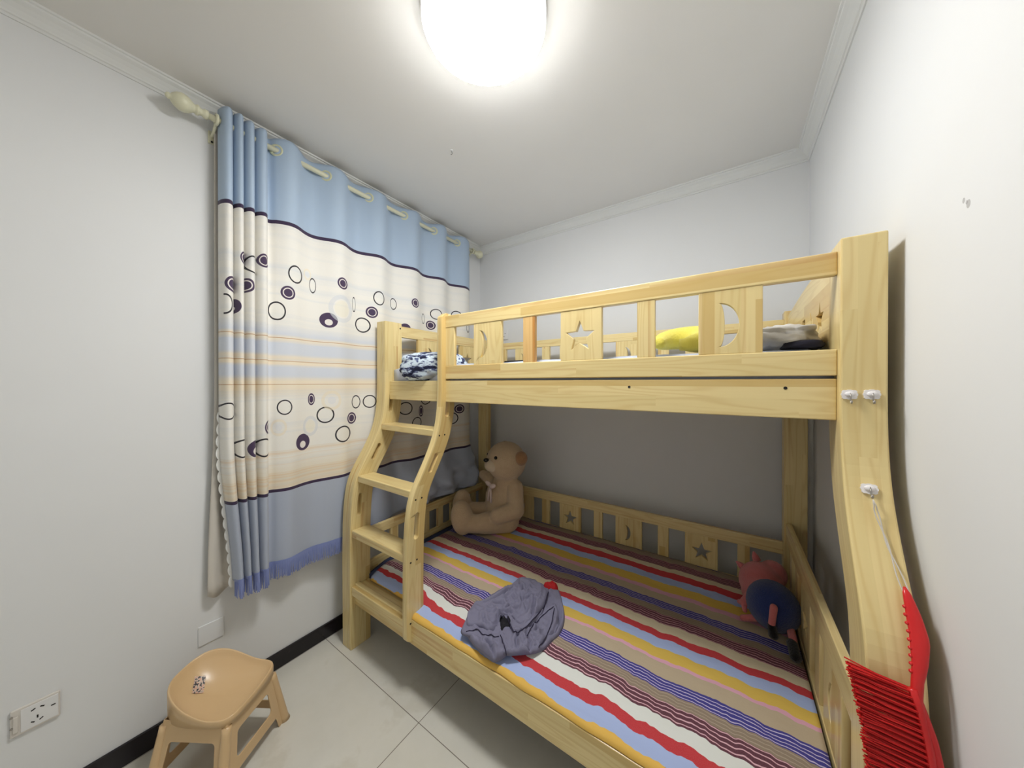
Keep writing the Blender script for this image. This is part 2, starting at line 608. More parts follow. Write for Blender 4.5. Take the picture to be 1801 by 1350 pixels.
def curtain_x(y, z):
    if y < 0.612:
        for a, b in zip(FB, FB[1:]):
            if y <= b:
                tt = (y - a) / (b - a)
                return XROD - 0.018 + 0.058 * max(0.0, sin(pi * tt)) ** 0.55
        return XROD - 0.008
    A = 0.45 + 0.55 * smooth(1.6, 2.6, z)
    x = XROD
    for (a, f), (b, _) in zip(CR, CR[1:]):
        if y <= b:
            w = sin(pi * (y - a) / (b - a))
            x = XROD + (0.036 * w if f else -0.026 * w) * A
            break
    low = smooth(1.5, 0.7, z)
    x += 0.013 * low * pnoise(Vector((y * 13, z * 0.8, 0.3)))
    # the lower far corner is pulled over the foot guard of the bunk
    k = smooth(1.30, 1.50, y) * smooth(0.99, 0.70, z)
    x += 0.125 * k + k * 0.045 * pnoise(Vector((y * 9 + z * 7, z * 11 - y * 4, 2.0)))
    return x


def curtain_pt(u, z):
    b0 = 0.437 + 0.045 * smooth(1.25, 0.5, z)
    y = u if u > 0.612 else 0.612 - (0.612 - u) * (0.612 - b0) / (0.612 - 0.437)
    x = curtain_x(u, z)
    k = smooth(1.25, 1.9, u) * smooth(0.95, 0.62, z)
    y -= 0.05 * k
    return Vector((x, y, z))


def curtain_bottom(u):
    return 0.573 + 0.07 * smooth(1.28, 1.45, u)


cur = thing('curtain', 'blue and cream eyelet curtain printed with circles hanging from the rod', 'curtain', (-1.84, 1.2, 0.55))
us = []
for a, b in zip(FB, FB[1:]):
    us += [a + (b - a) * i / 14 for i in range(14)]
n_ = 250
us += [0.612 + (2.055 - 0.612) * i / n_ for i in range(n_ + 1)]
bm = bmesh.new()
NZ = 130
grid = []
for u in us:
    zb, zt = curtain_bottom(u), 2.657 + 0.006 * sin(u * 30)
    grid.append([bm.verts.new(curtain_pt(u, zb + (zt - zb) * j / NZ)) for j in range(NZ + 1)])
uvl = bm.loops.layers.uv.verify()
for i in range(len(us) - 1):
    for j in range(NZ):
        fc = bm.faces.new((grid[i][j], grid[i + 1][j], grid[i + 1][j + 1], grid[i][j + 1]))
        for l, uu in zip(fc.loops, (us[i], us[i + 1], us[i + 1], us[i])):
            l[uvl].uv = (uu, l.vert.co.z)
o = obj('panel', bm, mat_curtain(), cur, smooth_=True)
sm = o.modifiers.new('thickness', 'SOLIDIFY')
sm.thickness = 0.0015
# eyelets where the cloth crosses the rod
M_EYE = plain('eyelet_plastic', lin(214, 214, 180), 0.3, 0.5)
for y in (0.645, 0.878, 1.128, 1.385, 1.652, 1.90):
    obj('eyelet', torus(bmesh.new(), (XROD + 0.002, y + 0.004, ZR), (0.75, -0.66, 0), 0.0245, 0.0064, scale=0.7), M_EYE, cur, smooth_=True)
# fringe of threads along the hem
M_FR = plain('periwinkle_fringe', lin(140, 152, 202), 0.8, 0.2)
bm = bmesh.new()
u = 0.44
while u < 1.24:
    p = curtain_pt(u, curtain_bottom(u) + 0.012)
    L = 0.082 + random.uniform(-0.008, 0.008)
    dx, dy = random.uniform(-0.004, 0.004), random.uniform(-0.003, 0.003)
    p = p + Vector((0.0025, 0, 0))
    tube(bm, [p, p + Vector((dx * .4, dy * .4, -L * 0.5)), p + Vector((dx, dy, -L))], 0.0016, 5)
    u += 0.0023 if u > 0.6 else 0.0018
obj('fringe', bm, M_FR, cur, kind='stuff')
bm = bmesh.new()
g = []
for u in [0.44 + i * 0.006 for i in range(135)]:
    z = curtain_bottom(u)
    a, b = curtain_pt(u, z + 0.014), curtain_pt(u, z - 0.004)
    d = Vector((0.0035, 0, 0))
    g.append([bm.verts.new(a + d), bm.verts.new(b + d)])
for A, C in zip(g, g[1:]):
    bm.faces.new((A[0], A[1], C[1], C[0]))
obj('fringe_heading', bm, M_FR, cur)

# white lining with a scalloped edge, behind the curtain
lin_ = thing('curtain_lining', 'white translucent lining panel hanging behind the left edge of the curtain', 'curtain', (-1.885, 0.45, 0.5))
M_LIN = plain('white_lining_cloth', lin(212, 206, 196), 0.8, 0.2, bump=(30, 0.2, 0.003))
bm = bmesh.new()
g = []
for i in range(41):
    s = i / 40
    col = []
    for j in range(61):
        z = 0.53 + (2.60 - 0.53) * j / 60
        y0 = 0.428 - 0.026 * smooth(1.5, 0.5, z)
        y1 = 0.60
        y = y0 + (y1 - y0) * s
        x = -1.889 + 0.009 * sin(s * 15 + 0.4 * z) + 0.006 * smooth(.9, .5, z) * pnoise(Vector((s * 5, z * 4, 1)))
        zz = z - (0.018 * sin(s * 9) if j == 0 else 0)
        col.append(bm.verts.new((x, y, zz)))
    g.append(col)
for A, C in zip(g, g[1:]):
    for j in range(60):
        bm.faces.new((A[j], C[j], C[j + 1], A[j + 1]))
o = obj('lining_panel', bm, M_LIN, lin_, smooth_=True)
o.modifiers.new('thickness', 'SOLIDIFY').thickness = 0.001
# scalloped edge
pts_out, pts_in = [], []
nsc = 15
for i in range(nsc * 8 + 1):
    s = i / (nsc * 8)
    z = 1.34 - 0.80 * s
    yy = 0.437 + 0.045 * smooth(1.25, 0.5, z)
    w = 0.004 + 0.008 * abs(sin(pi * i / 8)) ** 0.7 + 0.007 * smooth(0, .3, s)
    pts_out.append((yy - w + 0.004, z))
    pts_in.append((yy + 0.03, z))
xs = -1.858
bm = plate(pts_out + pts_in[::-1], [], 0.0015, lambda a, b, c: (xs + c, a, b))
obj('scalloped_edge', bm, plain('white_scallop_cloth', lin(240, 240, 236), 0.8, 0.2), lin_)

# rod
rod = thing('curtain_rod', 'cream curtain rod with bulb finials mounted below the ceiling moulding', 'curtain rod', (XROD, 1.25, ZR))
obj('rod', tube(bmesh.new(), [(XROD, 0.37, ZR), (XROD, 1.2, ZR), (XROD, 2.15, ZR)], 0.0125, 20), M_CREAM, rod, smooth_=True)
fin = [(0, 0.0135), (0.0, 0.018), (0.012, 0.0185), (0.016, 0.014), (0.024, 0.014), (0.03, 0.020), (0.036, 0.0205), (0.04, 0.016), (0.046, 0.018), (0.056, 0.027), (0.068, 0.033), (0.082, 0.034), (0.096, 0.028), (0.108, 0.017), (0.112, 0.010), (0.116, 0.012), (0.122, 0.010), (0.126, 0.002)]
obj('finial', lathe(bmesh.new(), fin, (XROD, 0.40, ZR), (0, -1, 0)), M_CREAM, rod, smooth_=True)
obj('finial', lathe(bmesh.new(), [(h * 0.9, r) for h, r in fin], (XROD, 2.12, ZR), (0, 1, 0)), M_CREAM, rod, smooth_=True)
for y in (0.428, 2.095):
    bm = bmesh.new()
    torus(bm, (XROD, y, ZR), (0, 1, 0), 0.019, 0.006)
    tube(bm, [(XROD - 0.015, y, ZR - 0.014), (XROD - 0.035, y, ZR - 0.034), (XL + 0.008, y, ZR - 0.045)], 0.006, 10)
    box(bm, XL + 0.001, XL + 0.008, y - 0.012, y + 0.012, ZR - 0.075, ZR - 0.02)
    br = obj('bracket', bm, M_CREAM, rod, smooth_=False, bevel=0.0015)
    obj('screw', lathe(bmesh.new(), [(0, 0.004), (0.003, 0.004)], (XL + 0.008, y, ZR - 0.067), (1, 0, 0), 12), M_DARK, br)

# ================================================================== wall plates
sk = thing('wall_socket', 'ivory power socket plate low on the white wall beside the plastic stool', 'socket', (XL, -0.017, 0.36))
obj('face_plate', B(XL, XL + 0.009, -0.063, 0.031, 0.316, 0.403), M_IVORY, sk, bevel=0.003)
obj('face_inset', B(XL + 0.009, XL + 0.0105, -0.044, 0.027, 0.323, 0.396), M_WHITEP, sk, bevel=0.001)
for (y, z, a, b, r) in ((-0.021, 0.380, 0.006, 0.0022, 0.5), (-0.004, 0.379, 0.006, 0.0022, -0.5), (0.017, 0.366, 0.006, 0.0022, 0.0), (-0.013, 0.352, 0.0022, 0.006, 0), (-0.006, 0.340, 0.0055, 0.002, 0.6), (-0.022, 0.340, 0.0055, 0.002, -0.6)):
    bm = bmesh.new()
    box(bm, XL + 0.0095, XL + 0.0112, -a * 0.75, a * 0.75, -b * 0.8, b * 0.8)
    bmesh.ops.rotate(bm, verts=bm.verts, cent=(0, 0, 0), matrix=Matrix.Rotation(r, 3, 'X'))
    bmesh.ops.translate(bm, verts=bm.verts, vec=(0, y, z))
    obj('pin_slot', bm, M_DARK, sk)
obj('switch_rocker', B(XL + 0.009, XL + 0.013, -0.058, -0.048, 0.330, 0.382), M_IVORY, sk, bevel=0.002)
for z in (0.348, 0.384):
    obj('screw', lathe(bmesh.new(), [(0, 0.0035), (0.002, 0.003)], (XL + 0.009, -0.0605, z), (1, 0, 0), 12), M_METAL, sk)

cp = thing('blank_cover_plate', 'plain square cover plate on the wall behind the plastic stool', 'cover plate', (XL, 0.42, 0.35))
obj('plate', B(XL, XL + 0.005, 0.378, 0.464, 0.308, 0.394), M_WALL, cp, bevel=0.002)
ws = thing('wall_switch', 'small white switch plate on the far wall above the upper bunk', 'switch', (-1.635, YB, 1.882))
obj('face_plate', B(-1.676, -1.596, YB - 0.009, YB, 1.842, 1.925), M_WHITEP, ws, bevel=0.003)
for (x, z) in ((-1.648, 1.893), (-1.624, 1.893), (-1.636, 1.87)):
    obj('pin_slot', B(x - 0.004, x + 0.004, YB - 0.0105, YB - 0.009, z - 0.002, z + 0.002), M_DARK, ws)

# ================================================================== bunk bed
X0, X1, PW = -1.790, 0.319, 0.0833
YBK = 2.112           # front face of the rear posts
PT = 1.836            # post tops
YS = [(0.0, 0.942), (0.5, 0.940), (0.7, 0.943), (0.8, 0.950), (0.86, 0.957), (0.92, 0.970), (0.98, 1.000), (1.04, 1.040), (1.10, 1.075), (1.16, 1.108), (1.22, 1.130), (1.28, 1.144), (1.34, 1.152), (1.42, 1.156), (3, 1.156)]


def yf(z):
    return sum(interp(YS, z + d) * w for d, w in ((-0.04, .2), (-0.02, .2), (0, .2), (0.02, .2), (0.04, .2)))


bed = thing('bunk_bed', 'pale pine bunk bed with curved ladder and star and moon cut guards', 'bunk bed', ((X0 + X1) / 2, 1.55, 0))


def s_uv(c):
    return (c[0] + (c[1] - yf(c[2])), c[2])


def s_sweep(bm, xa, xb, z0, z1, depth, dy=0.0, rtop=0.0):
    n = 70
    prev = None
    for i in range(n + 1):
        z = z0 + (z1 - z0) * i / n
        y = yf(z) + dy
        d = depth(z)
        r = [bm.verts.new(p) for p in ((xa, y, z), (xb, y, z), (xb, y + d, z), (xa, y + d, z))]
        if prev:
            for k in range(4):
                bm.faces.new((prev[k], prev[(k + 1) % 4], r[(k + 1) % 4], r[k]))
        else:
            bm.faces.new(r[::-1])
        prev = r
    bm.faces.new(prev)


def slot_s(z0, z1, dd, w):
    """rounded slot following the curved post"""
    pts = []
    r = w / 2
    ys = lambda z: yf(z) + dd
    n = 8
    for i in range(n + 1):
        z = z0 + r + (z1 - z0 - w) * i / n
        pts.append((ys(z) - r, z))
    for k in range(1, 8):
        a = pi - pi * k / 8
        pts.append((ys(z1 - r) + r * cos(a), z1 - r + r * sin(a)))
    for i in range(n + 1):
        z = z1 - r - (z1 - z0 - w) * i / n
        pts.append((ys(z) + r, z))
    for k in range(1, 8):
        a = -pi * k / 8
        pts.append((ys(z0 + r) + r * cos(a), z0 + r + r * sin(a)))
    return pts


def s_outline(z0, z1, depth, round_=0.03):
    pts = []
    n = 70
    for i in range(n + 1):
        z = z0 + (z1 - z0) * i / n
        e = 0
        for d in (z - z0, z1 - z):
            if d < round_:
                e = max(e, round_ - sqrt(max(0, round_ ** 2 - (round_ - d) ** 2)))
        pts.append((yf(z) + e, z))
    for i in range(n, -1, -1):
        z = z0 + (z1 - z0) * i / n
        e = 0
        for d in (z - z0, z1 - z):
            if d < round_:
                e = max(e, round_ - sqrt(max(0, round_ ** 2 - (round_ - d) ** 2)))
        pts.append((yf(z) + depth - e, z))
    return pts


SLOTS = [(1.287, 1.402), (1.02, 1.108), (0.724, 0.846)]
# left front post with finger slots on its inner side
bm = bmesh.new()
s_sweep(bm, X0, X0 + 0.052, 0, PT, lambda z: 0.118)
plate(s_outline(0, PT, 0.118, 0.001), [slot_s(a, b, 0.045, 0.026) for a, b in SLOTS], 0.0313, lambda a, b, c: (X0 + 0.0677 + c, a, b), bm)
lp = obj('post', bm, PINE, bed, uv=s_uv, bevel=0.004)
obj('bolt_hole', lathe(bmesh.new(), [(0, 0.005), (0.001, 0.005)], (X0 + PW, 1.262, 1.803), (1, 0, 0), 12), M_DARK, lp)
# right front post
bm = bmesh.new()
s_sweep(bm, X1 - PW, X1, 0, PT, lambda z: 0.118)
obj('post', bm, PINE, bed, uv=s_uv, bevel=0.004)
# rear posts
obj('post', B(X0, X0 + PW, YBK, YBK + 0.07, 0, 1.826), PINE, bed, uv=True, bevel=0.004)
obj('post', B(X1 - PW - 0.008, X1, YBK, YBK + 0.07, 0, 1.826), PINE, bed, uv=True, bevel=0.004)
# ladder stile
SX0, SX1 = -1.259, -1.226
bm = plate(s_outline(0.246, 1.828, 0.098, 0.032), [slot_s(a, b, 0.048, 0.026) for a, b in SLOTS], SX1 - SX0, lambda a, b, c: ((SX0 + SX1) / 2 + c, a, b))
stile = obj('ladder_stile', bm, PINE, bed, uv=s_uv, bevel=0.003)
for z, zz in ((1.197, 0), (0.913, 0), (0.628, 0), (0.345, 0)):
    for d in (0.02, 0.056):
        obj('bolt_hole', lathe(bmesh.new(), [(0, 0.0045), (0.0008, 0.0045)], (SX1, yf(z) + d, z - 0.003), (1, 0, 0), 12), M_DARK, stile)
# rungs
for z, y0, d, th in ((1.222, 0.006, 0.098, 0.036), (0.948, 0.006, 0.098, 0.036), (0.658, 0.006, 0.098, 0.04)):
    y = yf(z - 0.02) + y0
    obj('rung', B(X0 + PW, SX0, y, y + d, z - th, z), PINE, bed, uv=True, bevel=0.005)
obj('rung', B(X0 + PW, SX0, 0.947, 1.050, 0.300, 0.349), PINE, bed, uv=True, bevel=0.005)

XI0, XI1 = X0 + PW, X1 - PW
# upper side rails
obj('side_rail', B(XI0, XI1, 1.186, 1.212, 1.364, 1.475), PINE, bed, uv=True, bevel=0.003)
obj('side_rail', B(XI0, XI1, 2.112, 2.138, 1.364, 1.475), PINE, bed, uv=True, bevel=0.003)
for x in (-0.298, 0.131):
    obj('bolt_hole', lathe(bmesh.new(), [(0, 0.0045), (0.0008, 0.0045)], (x, 1.186, 1.449), (0, -1, 0), 12), M_DARK, bed)
# lower side rails
obj('side_rail', B(XI0, XI1, 0.966, 0.992, 0.243, 0.357), PINE, bed, uv=True, bevel=0.003)
obj('side_rail', B(XI0, XI1, 2.112, 2.138, 0.243, 0.357), PINE, bed, uv=True, bevel=0.003)
for za in (0.243, 1.364):
    ya = 1.06 if za < 1 else 1.274
    obj('end_rail', B(X0 + 0.02, X0 + 0.046, ya, YBK, za, za + 0.11), PINE, bed, uv=True, bevel=0.003)
    obj('end_rail', B(X1 - 0.066, X1 - 0.04, ya, YBK, za, za + 0.11), PINE, bed, uv=True, bevel=0.003)
# slatted bases
for za, ya in ((0.286, 0.993), (1.420, 1.213)):
    for k in range(9):
        x = -1.64 + k * 0.212
        obj('bed_slat', B(x, x + 0.075, ya, 2.111, za, za + 0.018), PINE, bed, uv=True)


def guard(ends, rails, items, axis, pos, th, z0, z1, warm=()):
    """rails: list of (z0, z1); items: (kind, a, b[, cut]) between z0 and z1 along the axis"""
    def P(a, b, c):
        return (a, pos + c, b) if axis == 'x' else (pos + c, a, b)
    bm = bmesh.new()
    for (a0, a1, za, zb) in rails:
        if axis == 'x':
            box(bm, a0, a1, pos - th / 2, pos + th / 2, za, zb)
        else:
            box(bm, pos - th / 2, pos + th / 2, a0, a1, za, zb)
    g_ = obj('guard_rail', bm, PINE, bed, uv=True, bevel=0.003)
    for i, it in enumerate(items):
        k, a, b = it[:3]
        mt = PINE_WARM if i in warm else PINE
        if k == 'slat':
            holes, nm = [], 'slat'
        else:
            holes, nm = [it[3]], 'cutout_panel'
        bm = plate([(a, z0), (b, z0), (b, z1), (a, z1)], holes, th * 0.82, P)
        obj(nm, bm, mt, g_, uv=(lambda c: ((c[0] + c[1]), c[2])), bevel=0.0015)
    return g_


# upper front guard
guard(None, [(SX1, XI1, 1.750, 1.812), (SX1, XI1, 1.483, 1.553)],
      [('slat', SX1, -1.167), ('cut', -1.033, -0.868, moon(-0.998, 1.650, 0.066, 1, .6)), ('slat', -0.748, -0.690),
       ('cut', -0.568, -0.399, star(-0.486, 1.645, 0.062)), ('slat', -0.271, -0.213), ('cut', -0.083, 0.080, moon(-0.027, 1.643, 0.068, 1, .72))],
      'x', 1.195, 0.024, 1.553, 1.750, warm=(2,))
# upper rear guard
RP = [('cut', -1.41, -1.247, moon(-1.36, 0, 0.05)), ('slat', -1.56, -1.50), ('slat', -1.168, -1.106), ('cut', -1.022, -0.861, star(-0.94, 0, 0.052)), ('slat', -0.766, -0.707),
      ('cut', -0.618, -0.455, moon(-0.56, 0, 0.05)), ('slat', -0.362, -0.302), ('cut', -0.215, -0.053, star(-0.13, 0, 0.052)), ('slat', 0.037, 0.091)]


def lift(items, z):
    out = []
    for it in items:
        if it[0] == 'cut':
            out.append((it[0], it[1], it[2], [(a, b + z) for a, b in it[3]]))
        else:
            out.append(it)
    return out


guard(None, [(XI0, XI1 - 0.008, 1.733, 1.785), (XI0, XI1 - 0.008, 1.483, 1.553)], lift(RP, 1.645), 'x', 2.127, 0.024, 1.553, 1.733)
# lower rear guard
guard(None, [(XI0, XI1 - 0.008, 0.590, 0.652), (XI0, XI1 - 0.008, 0.358, 0.405)], lift(RP, 0.497), 'x', 2.127, 0.024, 0.405, 0.590)
# upper left end guard
guard(None, [(1.274, YBK, 1.752, 1.822), (1.274, YBK, 1.483, 1.553)],
      [('cut', 1.415, 1.60, moon(1.50, 1.645, 0.06)), ('slat', 1.68, 1.74), ('cut', 1.82, 1.99, star(1.905, 1.645, 0.055))],
      'y', -1.735, 0.024, 1.553, 1.752)
# lower left foot guard
guard(None, [(1.060, YBK, 0.558, 0.615), (1.060, YBK, 0.365, 0.42)],
      [('slat', 1.22, 1.275), ('slat', 1.475, 1.53), ('slat', 1.61, 1.66), ('cut', 1.74, 1.9, star(1.82, 0.49, 0.05)), ('slat', 1.98, 2.03)],
      'y', -1.755, 0.024, 0.42, 0.558)
# lower right head guard
guard(None, [(1.060, YBK, 0.665, 0.755), (1.060, YBK, 0.365, 0.43)],
      [('cut', 1.155, 1.345, moon(1.25, 0.55, 0.06)), ('slat', 1.40, 1.465), ('cut', 1.55, 1.72, star(1.635, 0.55, 0.055)), ('slat', 1.80, 1.86), ('slat', 1.95, 2.0)],
      'y', 0.249, 0.022, 0.43, 0.665)
# upper right headboard with arched top
pts = [(1.274, 1.483), (YBK, 1.483)]
for i in range(21):
    y = YBK - (YBK - 1.274) * i / 20
    pts.append((y, 1.795 + 0.038 * sin(pi * (i / 20) ** 1.0 * 0.62)))
hb = plate(pts, [star(1.42, 1.67, 0.055), moon(1.58, 1.66, 0.06, -1), [(1.66, 1.56), (1.72, 1.56), (1.72, 1.71), (1.66, 1.71)], [(1.78, 1.56), (1.84, 1.56), (1.84, 1.71), (1.78, 1.71)], star(1.93, 1.67, 0.045)],
           0.022, lambda a, b, c: (0.252 + c, a, b))
obj('headboard', hb, PINE, bed, uv=lambda c: (c[2] + c[0], c[1]), bevel=0.002)

# ================================================================== adhesive hooks on the right post
M_HW = plain('white_hook_plastic', lin(240, 236, 236), 0.3, 0.5)


def wall_hook(x, z, label):
    y = yf(z)
    slope = (yf(z + 0.02) - yf(z - 0.02)) / 0.04
    R = Matrix.Rotation(-atan2(slope, 1), 3, 'X')
    h = thing('adhesive_hook', label, 'hook', (x, y, z), 'white adhesive hooks on the right bed post')

    def fin_(bm):
        bmesh.ops.rotate(bm, verts=bm.verts, cent=(0, 0, 0), matrix=R)
        bmesh.ops.translate(bm, verts=bm.verts, vec=(x, y, z))
        return bm
    out = []
    for k in range(40):
        a = 2 * pi * k / 40
        r = (abs(cos(a)) ** 3.2 + abs(sin(a)) ** 3.2) ** (-1 / 3.2)
        r *= 1 - 0.10 * max(0, cos(8 * a + pi))
        out.append((0.0150 * r * cos(a), 0.0125 * r * sin(a)))
    obj('plate', fin_(plate(out, [], 0.006, lambda a, b, c: (a, -0.003 + c, b))), M_HW, h, bevel=0.002)
    bm = ell(bmesh.new(), (0, -0.008, 0.001), (0.010, 0.005, 0.007))
    obj('hook_boss', fin_(bm), M_HW, h, smooth_=True)
    bm = tube(bmesh.new(), [(0, -0.011, 0.004), (0, -0.014, -0.006), (0, -0.014, -0.016), (0, -0.017, -0.022), (0, -0.022, -0.021), (0, -0.024, -0.015)], 0.0016, 8)
    obj('hook_wire', fin_(bm), M_METAL, h, smooth_=True)
    return h


wall_hook(0.2515, 1.434, 'left one of two white adhesive hooks high on the right bed post')
wall_hook(0.2905, 1.435, 'right one of two white adhesive hooks high on the right bed post')
wall_hook(0.279, 1.207, 'lowest white adhesive hook on the bed post, holding the red brush string')

# ================================================================== red bed brush
M_RED = plain('red_plastic', lin(214, 34, 36), 0.28, 0.5)
M_BRI = plain('red_bristles', lin(206, 24, 22), 0.5, 0.4)
brush = thing('bed_brush', 'red plastic bed brush hanging by a string from the lowest hook', 'brush', (0.30, 0.93, 0.6))
HP = [(0.3095, 1.034), (0.3085, 1.00), (0.3085, 0.96), (0.305, 0.92), (0.300, 0.895), (0.296, 0.872)]


def hy(z):
    return yf(z) - 0.020


bm = bmesh.new()
rings = []
N = 44
PATH = [(1.036, 0.3045), (1.00, 0.3085), (0.96, 0.3105), (0.92, 0.3055), (0.89, 0.2995), (0.86, 0.2965), (0.80, 0.313), (0.74, 0.322), (0.66, 0.324), (0.58, 0.3235)]
WID = [(1.036, 0.002), (1.03, 0.0055), (1.015, 0.008), (0.99, 0.0115), (0.955, 0.0135), (0.92, 0.011), (0.89, 0.0085), (0.86, 0.0085), (0.80, 0.008), (0.60, 0.0075), (0.58, 0.002)]
P2 = sorted((z, x) for z, x in PATH)
W2 = sorted((z, w) for z, w in WID)
for i in range(N + 1):
    z = 1.036 + (0.58 - 1.036) * i / N
    x = interp(P2, z)
    w = interp(W2, z)
    y = hy(z)
    rings.append([bm.verts.new((x + w * cos(a), y + min(w, 0.0085) * 0.8 * sin(a), z)) for a in [2 * pi * k / 16 for k in range(16)]])
for A, C in zip(rings, rings[1:]):
    for k in range(16):
        bm.faces.new((A[k], A[(k + 1) % 16], C[(k + 1) % 16], C[k]))
bm.faces.new(rings[0])
bm.faces.new(rings[-1][::-1])
# grip teeth along the inner edge
for k in range(9):
    z = 1.004 - k * 0.0125
    x = interp(P2, z) - interp(W2, z)
    ell(bm, (x, hy(z), z), (0.0035, 0.004, 0.0035), None, 8, 6)
obj('handle', bm, M_RED, brush, smooth_=True)
# brush head bar
bm = bmesh.new()
tube(bm, [(0.2905, hy(0.875) - 0.003, 0.877), (0.299, hy(.85) - 0.003, 0.845), (0.309, hy(.78) - .003, 0.78), (0.3165, hy(.7) - .003, 0.70), (0.3175, hy(.6) - .003, 0.60)], 0.0065, 12)
obj('brush_head', bm, M_RED, brush, smooth_=True)
bm = bmesh.new()
HB = sorted([(0.877, 0.2875), (0.845, 0.296), (0.78, 0.306), (0.70, 0.313), (0.60, 0.3145)])
for i in range(26):
    z = 0.872 - i * 0.0105
    x = interp(HB, z)
    for r in range(3):
        yb = hy(z) - 0.006 + r * 0.005
        for q in range(5):
            zz = z + random.uniform(-0.002, 0.002)
            L = 0.088 + random.uniform(-0.004, 0.004)
            sag = 0.014 + random.uniform(-0.003, 0.003)
            tube(bm, [(x, yb, zz), (x - L * 0.5, yb - 0.004 + random.uniform(-.002, .002), zz + sag * 0.45 + random.uniform(-0.001, .001)),
                      (x - L, yb - 0.010 + random.uniform(-.004, .004), zz + sag + random.uniform(-0.004, .004))], 0.0015, 4)
obj('bristles', bm, M_BRI, brush, kind='stuff')
bm = bmesh.new()
M_STR = plain('clear_string', lin(214, 206, 196), 0.4, 0.5)
for dx in (-0.0025, 0.0025):
    pts = []
    for i in range(25):
        s = i / 24
        z = 1.190 + (1.022 - 1.190) * s
        x = 0.279 + (0.3065 - 0.279) * s + dx * sin(s * 9) + dx * s
        y = yf(z) - 0.018 + 0.012 * sin(pi * s) * 0.6
        if s < 0.1:
            y = yf(z) - 0.022
        pts.append((x, y, z))
    tube(bm, pts, 0.0013, 6)
obj('hanging_string', bm, M_STR, brush, smooth_=True)

# ================================================================== lower mattress and striped sheet
M_NAVY = plain('navy_cotton', lin(62, 72, 104), 0.85, 0.2, bump=(60, 0.2, 0.002))
M_SHEETW = plain('pale_blue_cotton', lin(206, 214, 232), 0.85, 0.2, bump=(20, 0.3, 0.003))


def soft_box(x0, x1, y0, y1, z0, z1, r, nx=40, ny=30, fn=None):
    """closed cushion with rounded top edge"""
    bm = bmesh.new()
    top = []
    for i in range(nx + 1):
        row = []
        for j in range(ny + 1):
            x = x0 + (x1 - x0) * i / nx
            y = y0 + (y1 - y0) * j / ny
            d = min(x - x0, x1 - x, y - y0, y1 - y)
            e = 0
            if d < r:
                e = r - sqrt(max(0, r * r - (r - d) ** 2))
            z = z1 - e + (fn(x, y) if fn else 0)
            row.append(bm.verts.new((x, y, z)))
        top.append(row)
    for i in range(nx):
        for j in range(ny):
            bm.faces.new((top[i][j], top[i + 1][j], top[i + 1][j + 1], top[i][j + 1]))
    edge = [top[i][0] for i in range(nx + 1)] + [top[nx][j] for j in range(1, ny + 1)] + [top[i][ny] for i in range(nx - 1, -1, -1)] + [top[0][j] for j in range(ny - 1, 0, -1)]
    low = [bm.verts.new((v.co.x, v.co.y, z0)) for v in edge]
    k = len(edge)
    for i in range(k):
        bm.faces.new((edge[i], low[i], low[(i + 1) % k], edge[(i + 1) % k]))
    bm.faces.new(low)
    return bm


def ztop(x, y):
    z = 0.412 - 0.038 * smooth(1.16, 1.0, y)
    z += 0.004 * pnoise(Vector((x * 3, y * 4, 0))) + 0.0022 * pnoise(Vector((x * 14, y * 22, 5)))
    return z


mat_ = thing('lower_mattress', 'lower bunk mattress in a dark navy cover, showing at the ladder end', 'mattress', (-0.75, 1.55, 0.305))
bm = soft_box(XI0 - 0.02, 0.233, 0.995, 2.108, 0.305, 0.362, 0.012, 60, 20, fn=lambda x, y: 0.036 * smooth(1.02, 1.2, y) + 0.008 * smooth(-1.6, -1.68, x))
for v in bm.verts:
    if v.co.x < -1.25 and v.co.y < 1.05:
        v.co.y = 1.052
        v.co.z = min(v.co.z, 0.362)
obj('mattress_body', bm, M_NAVY, mat_, smooth_=True)


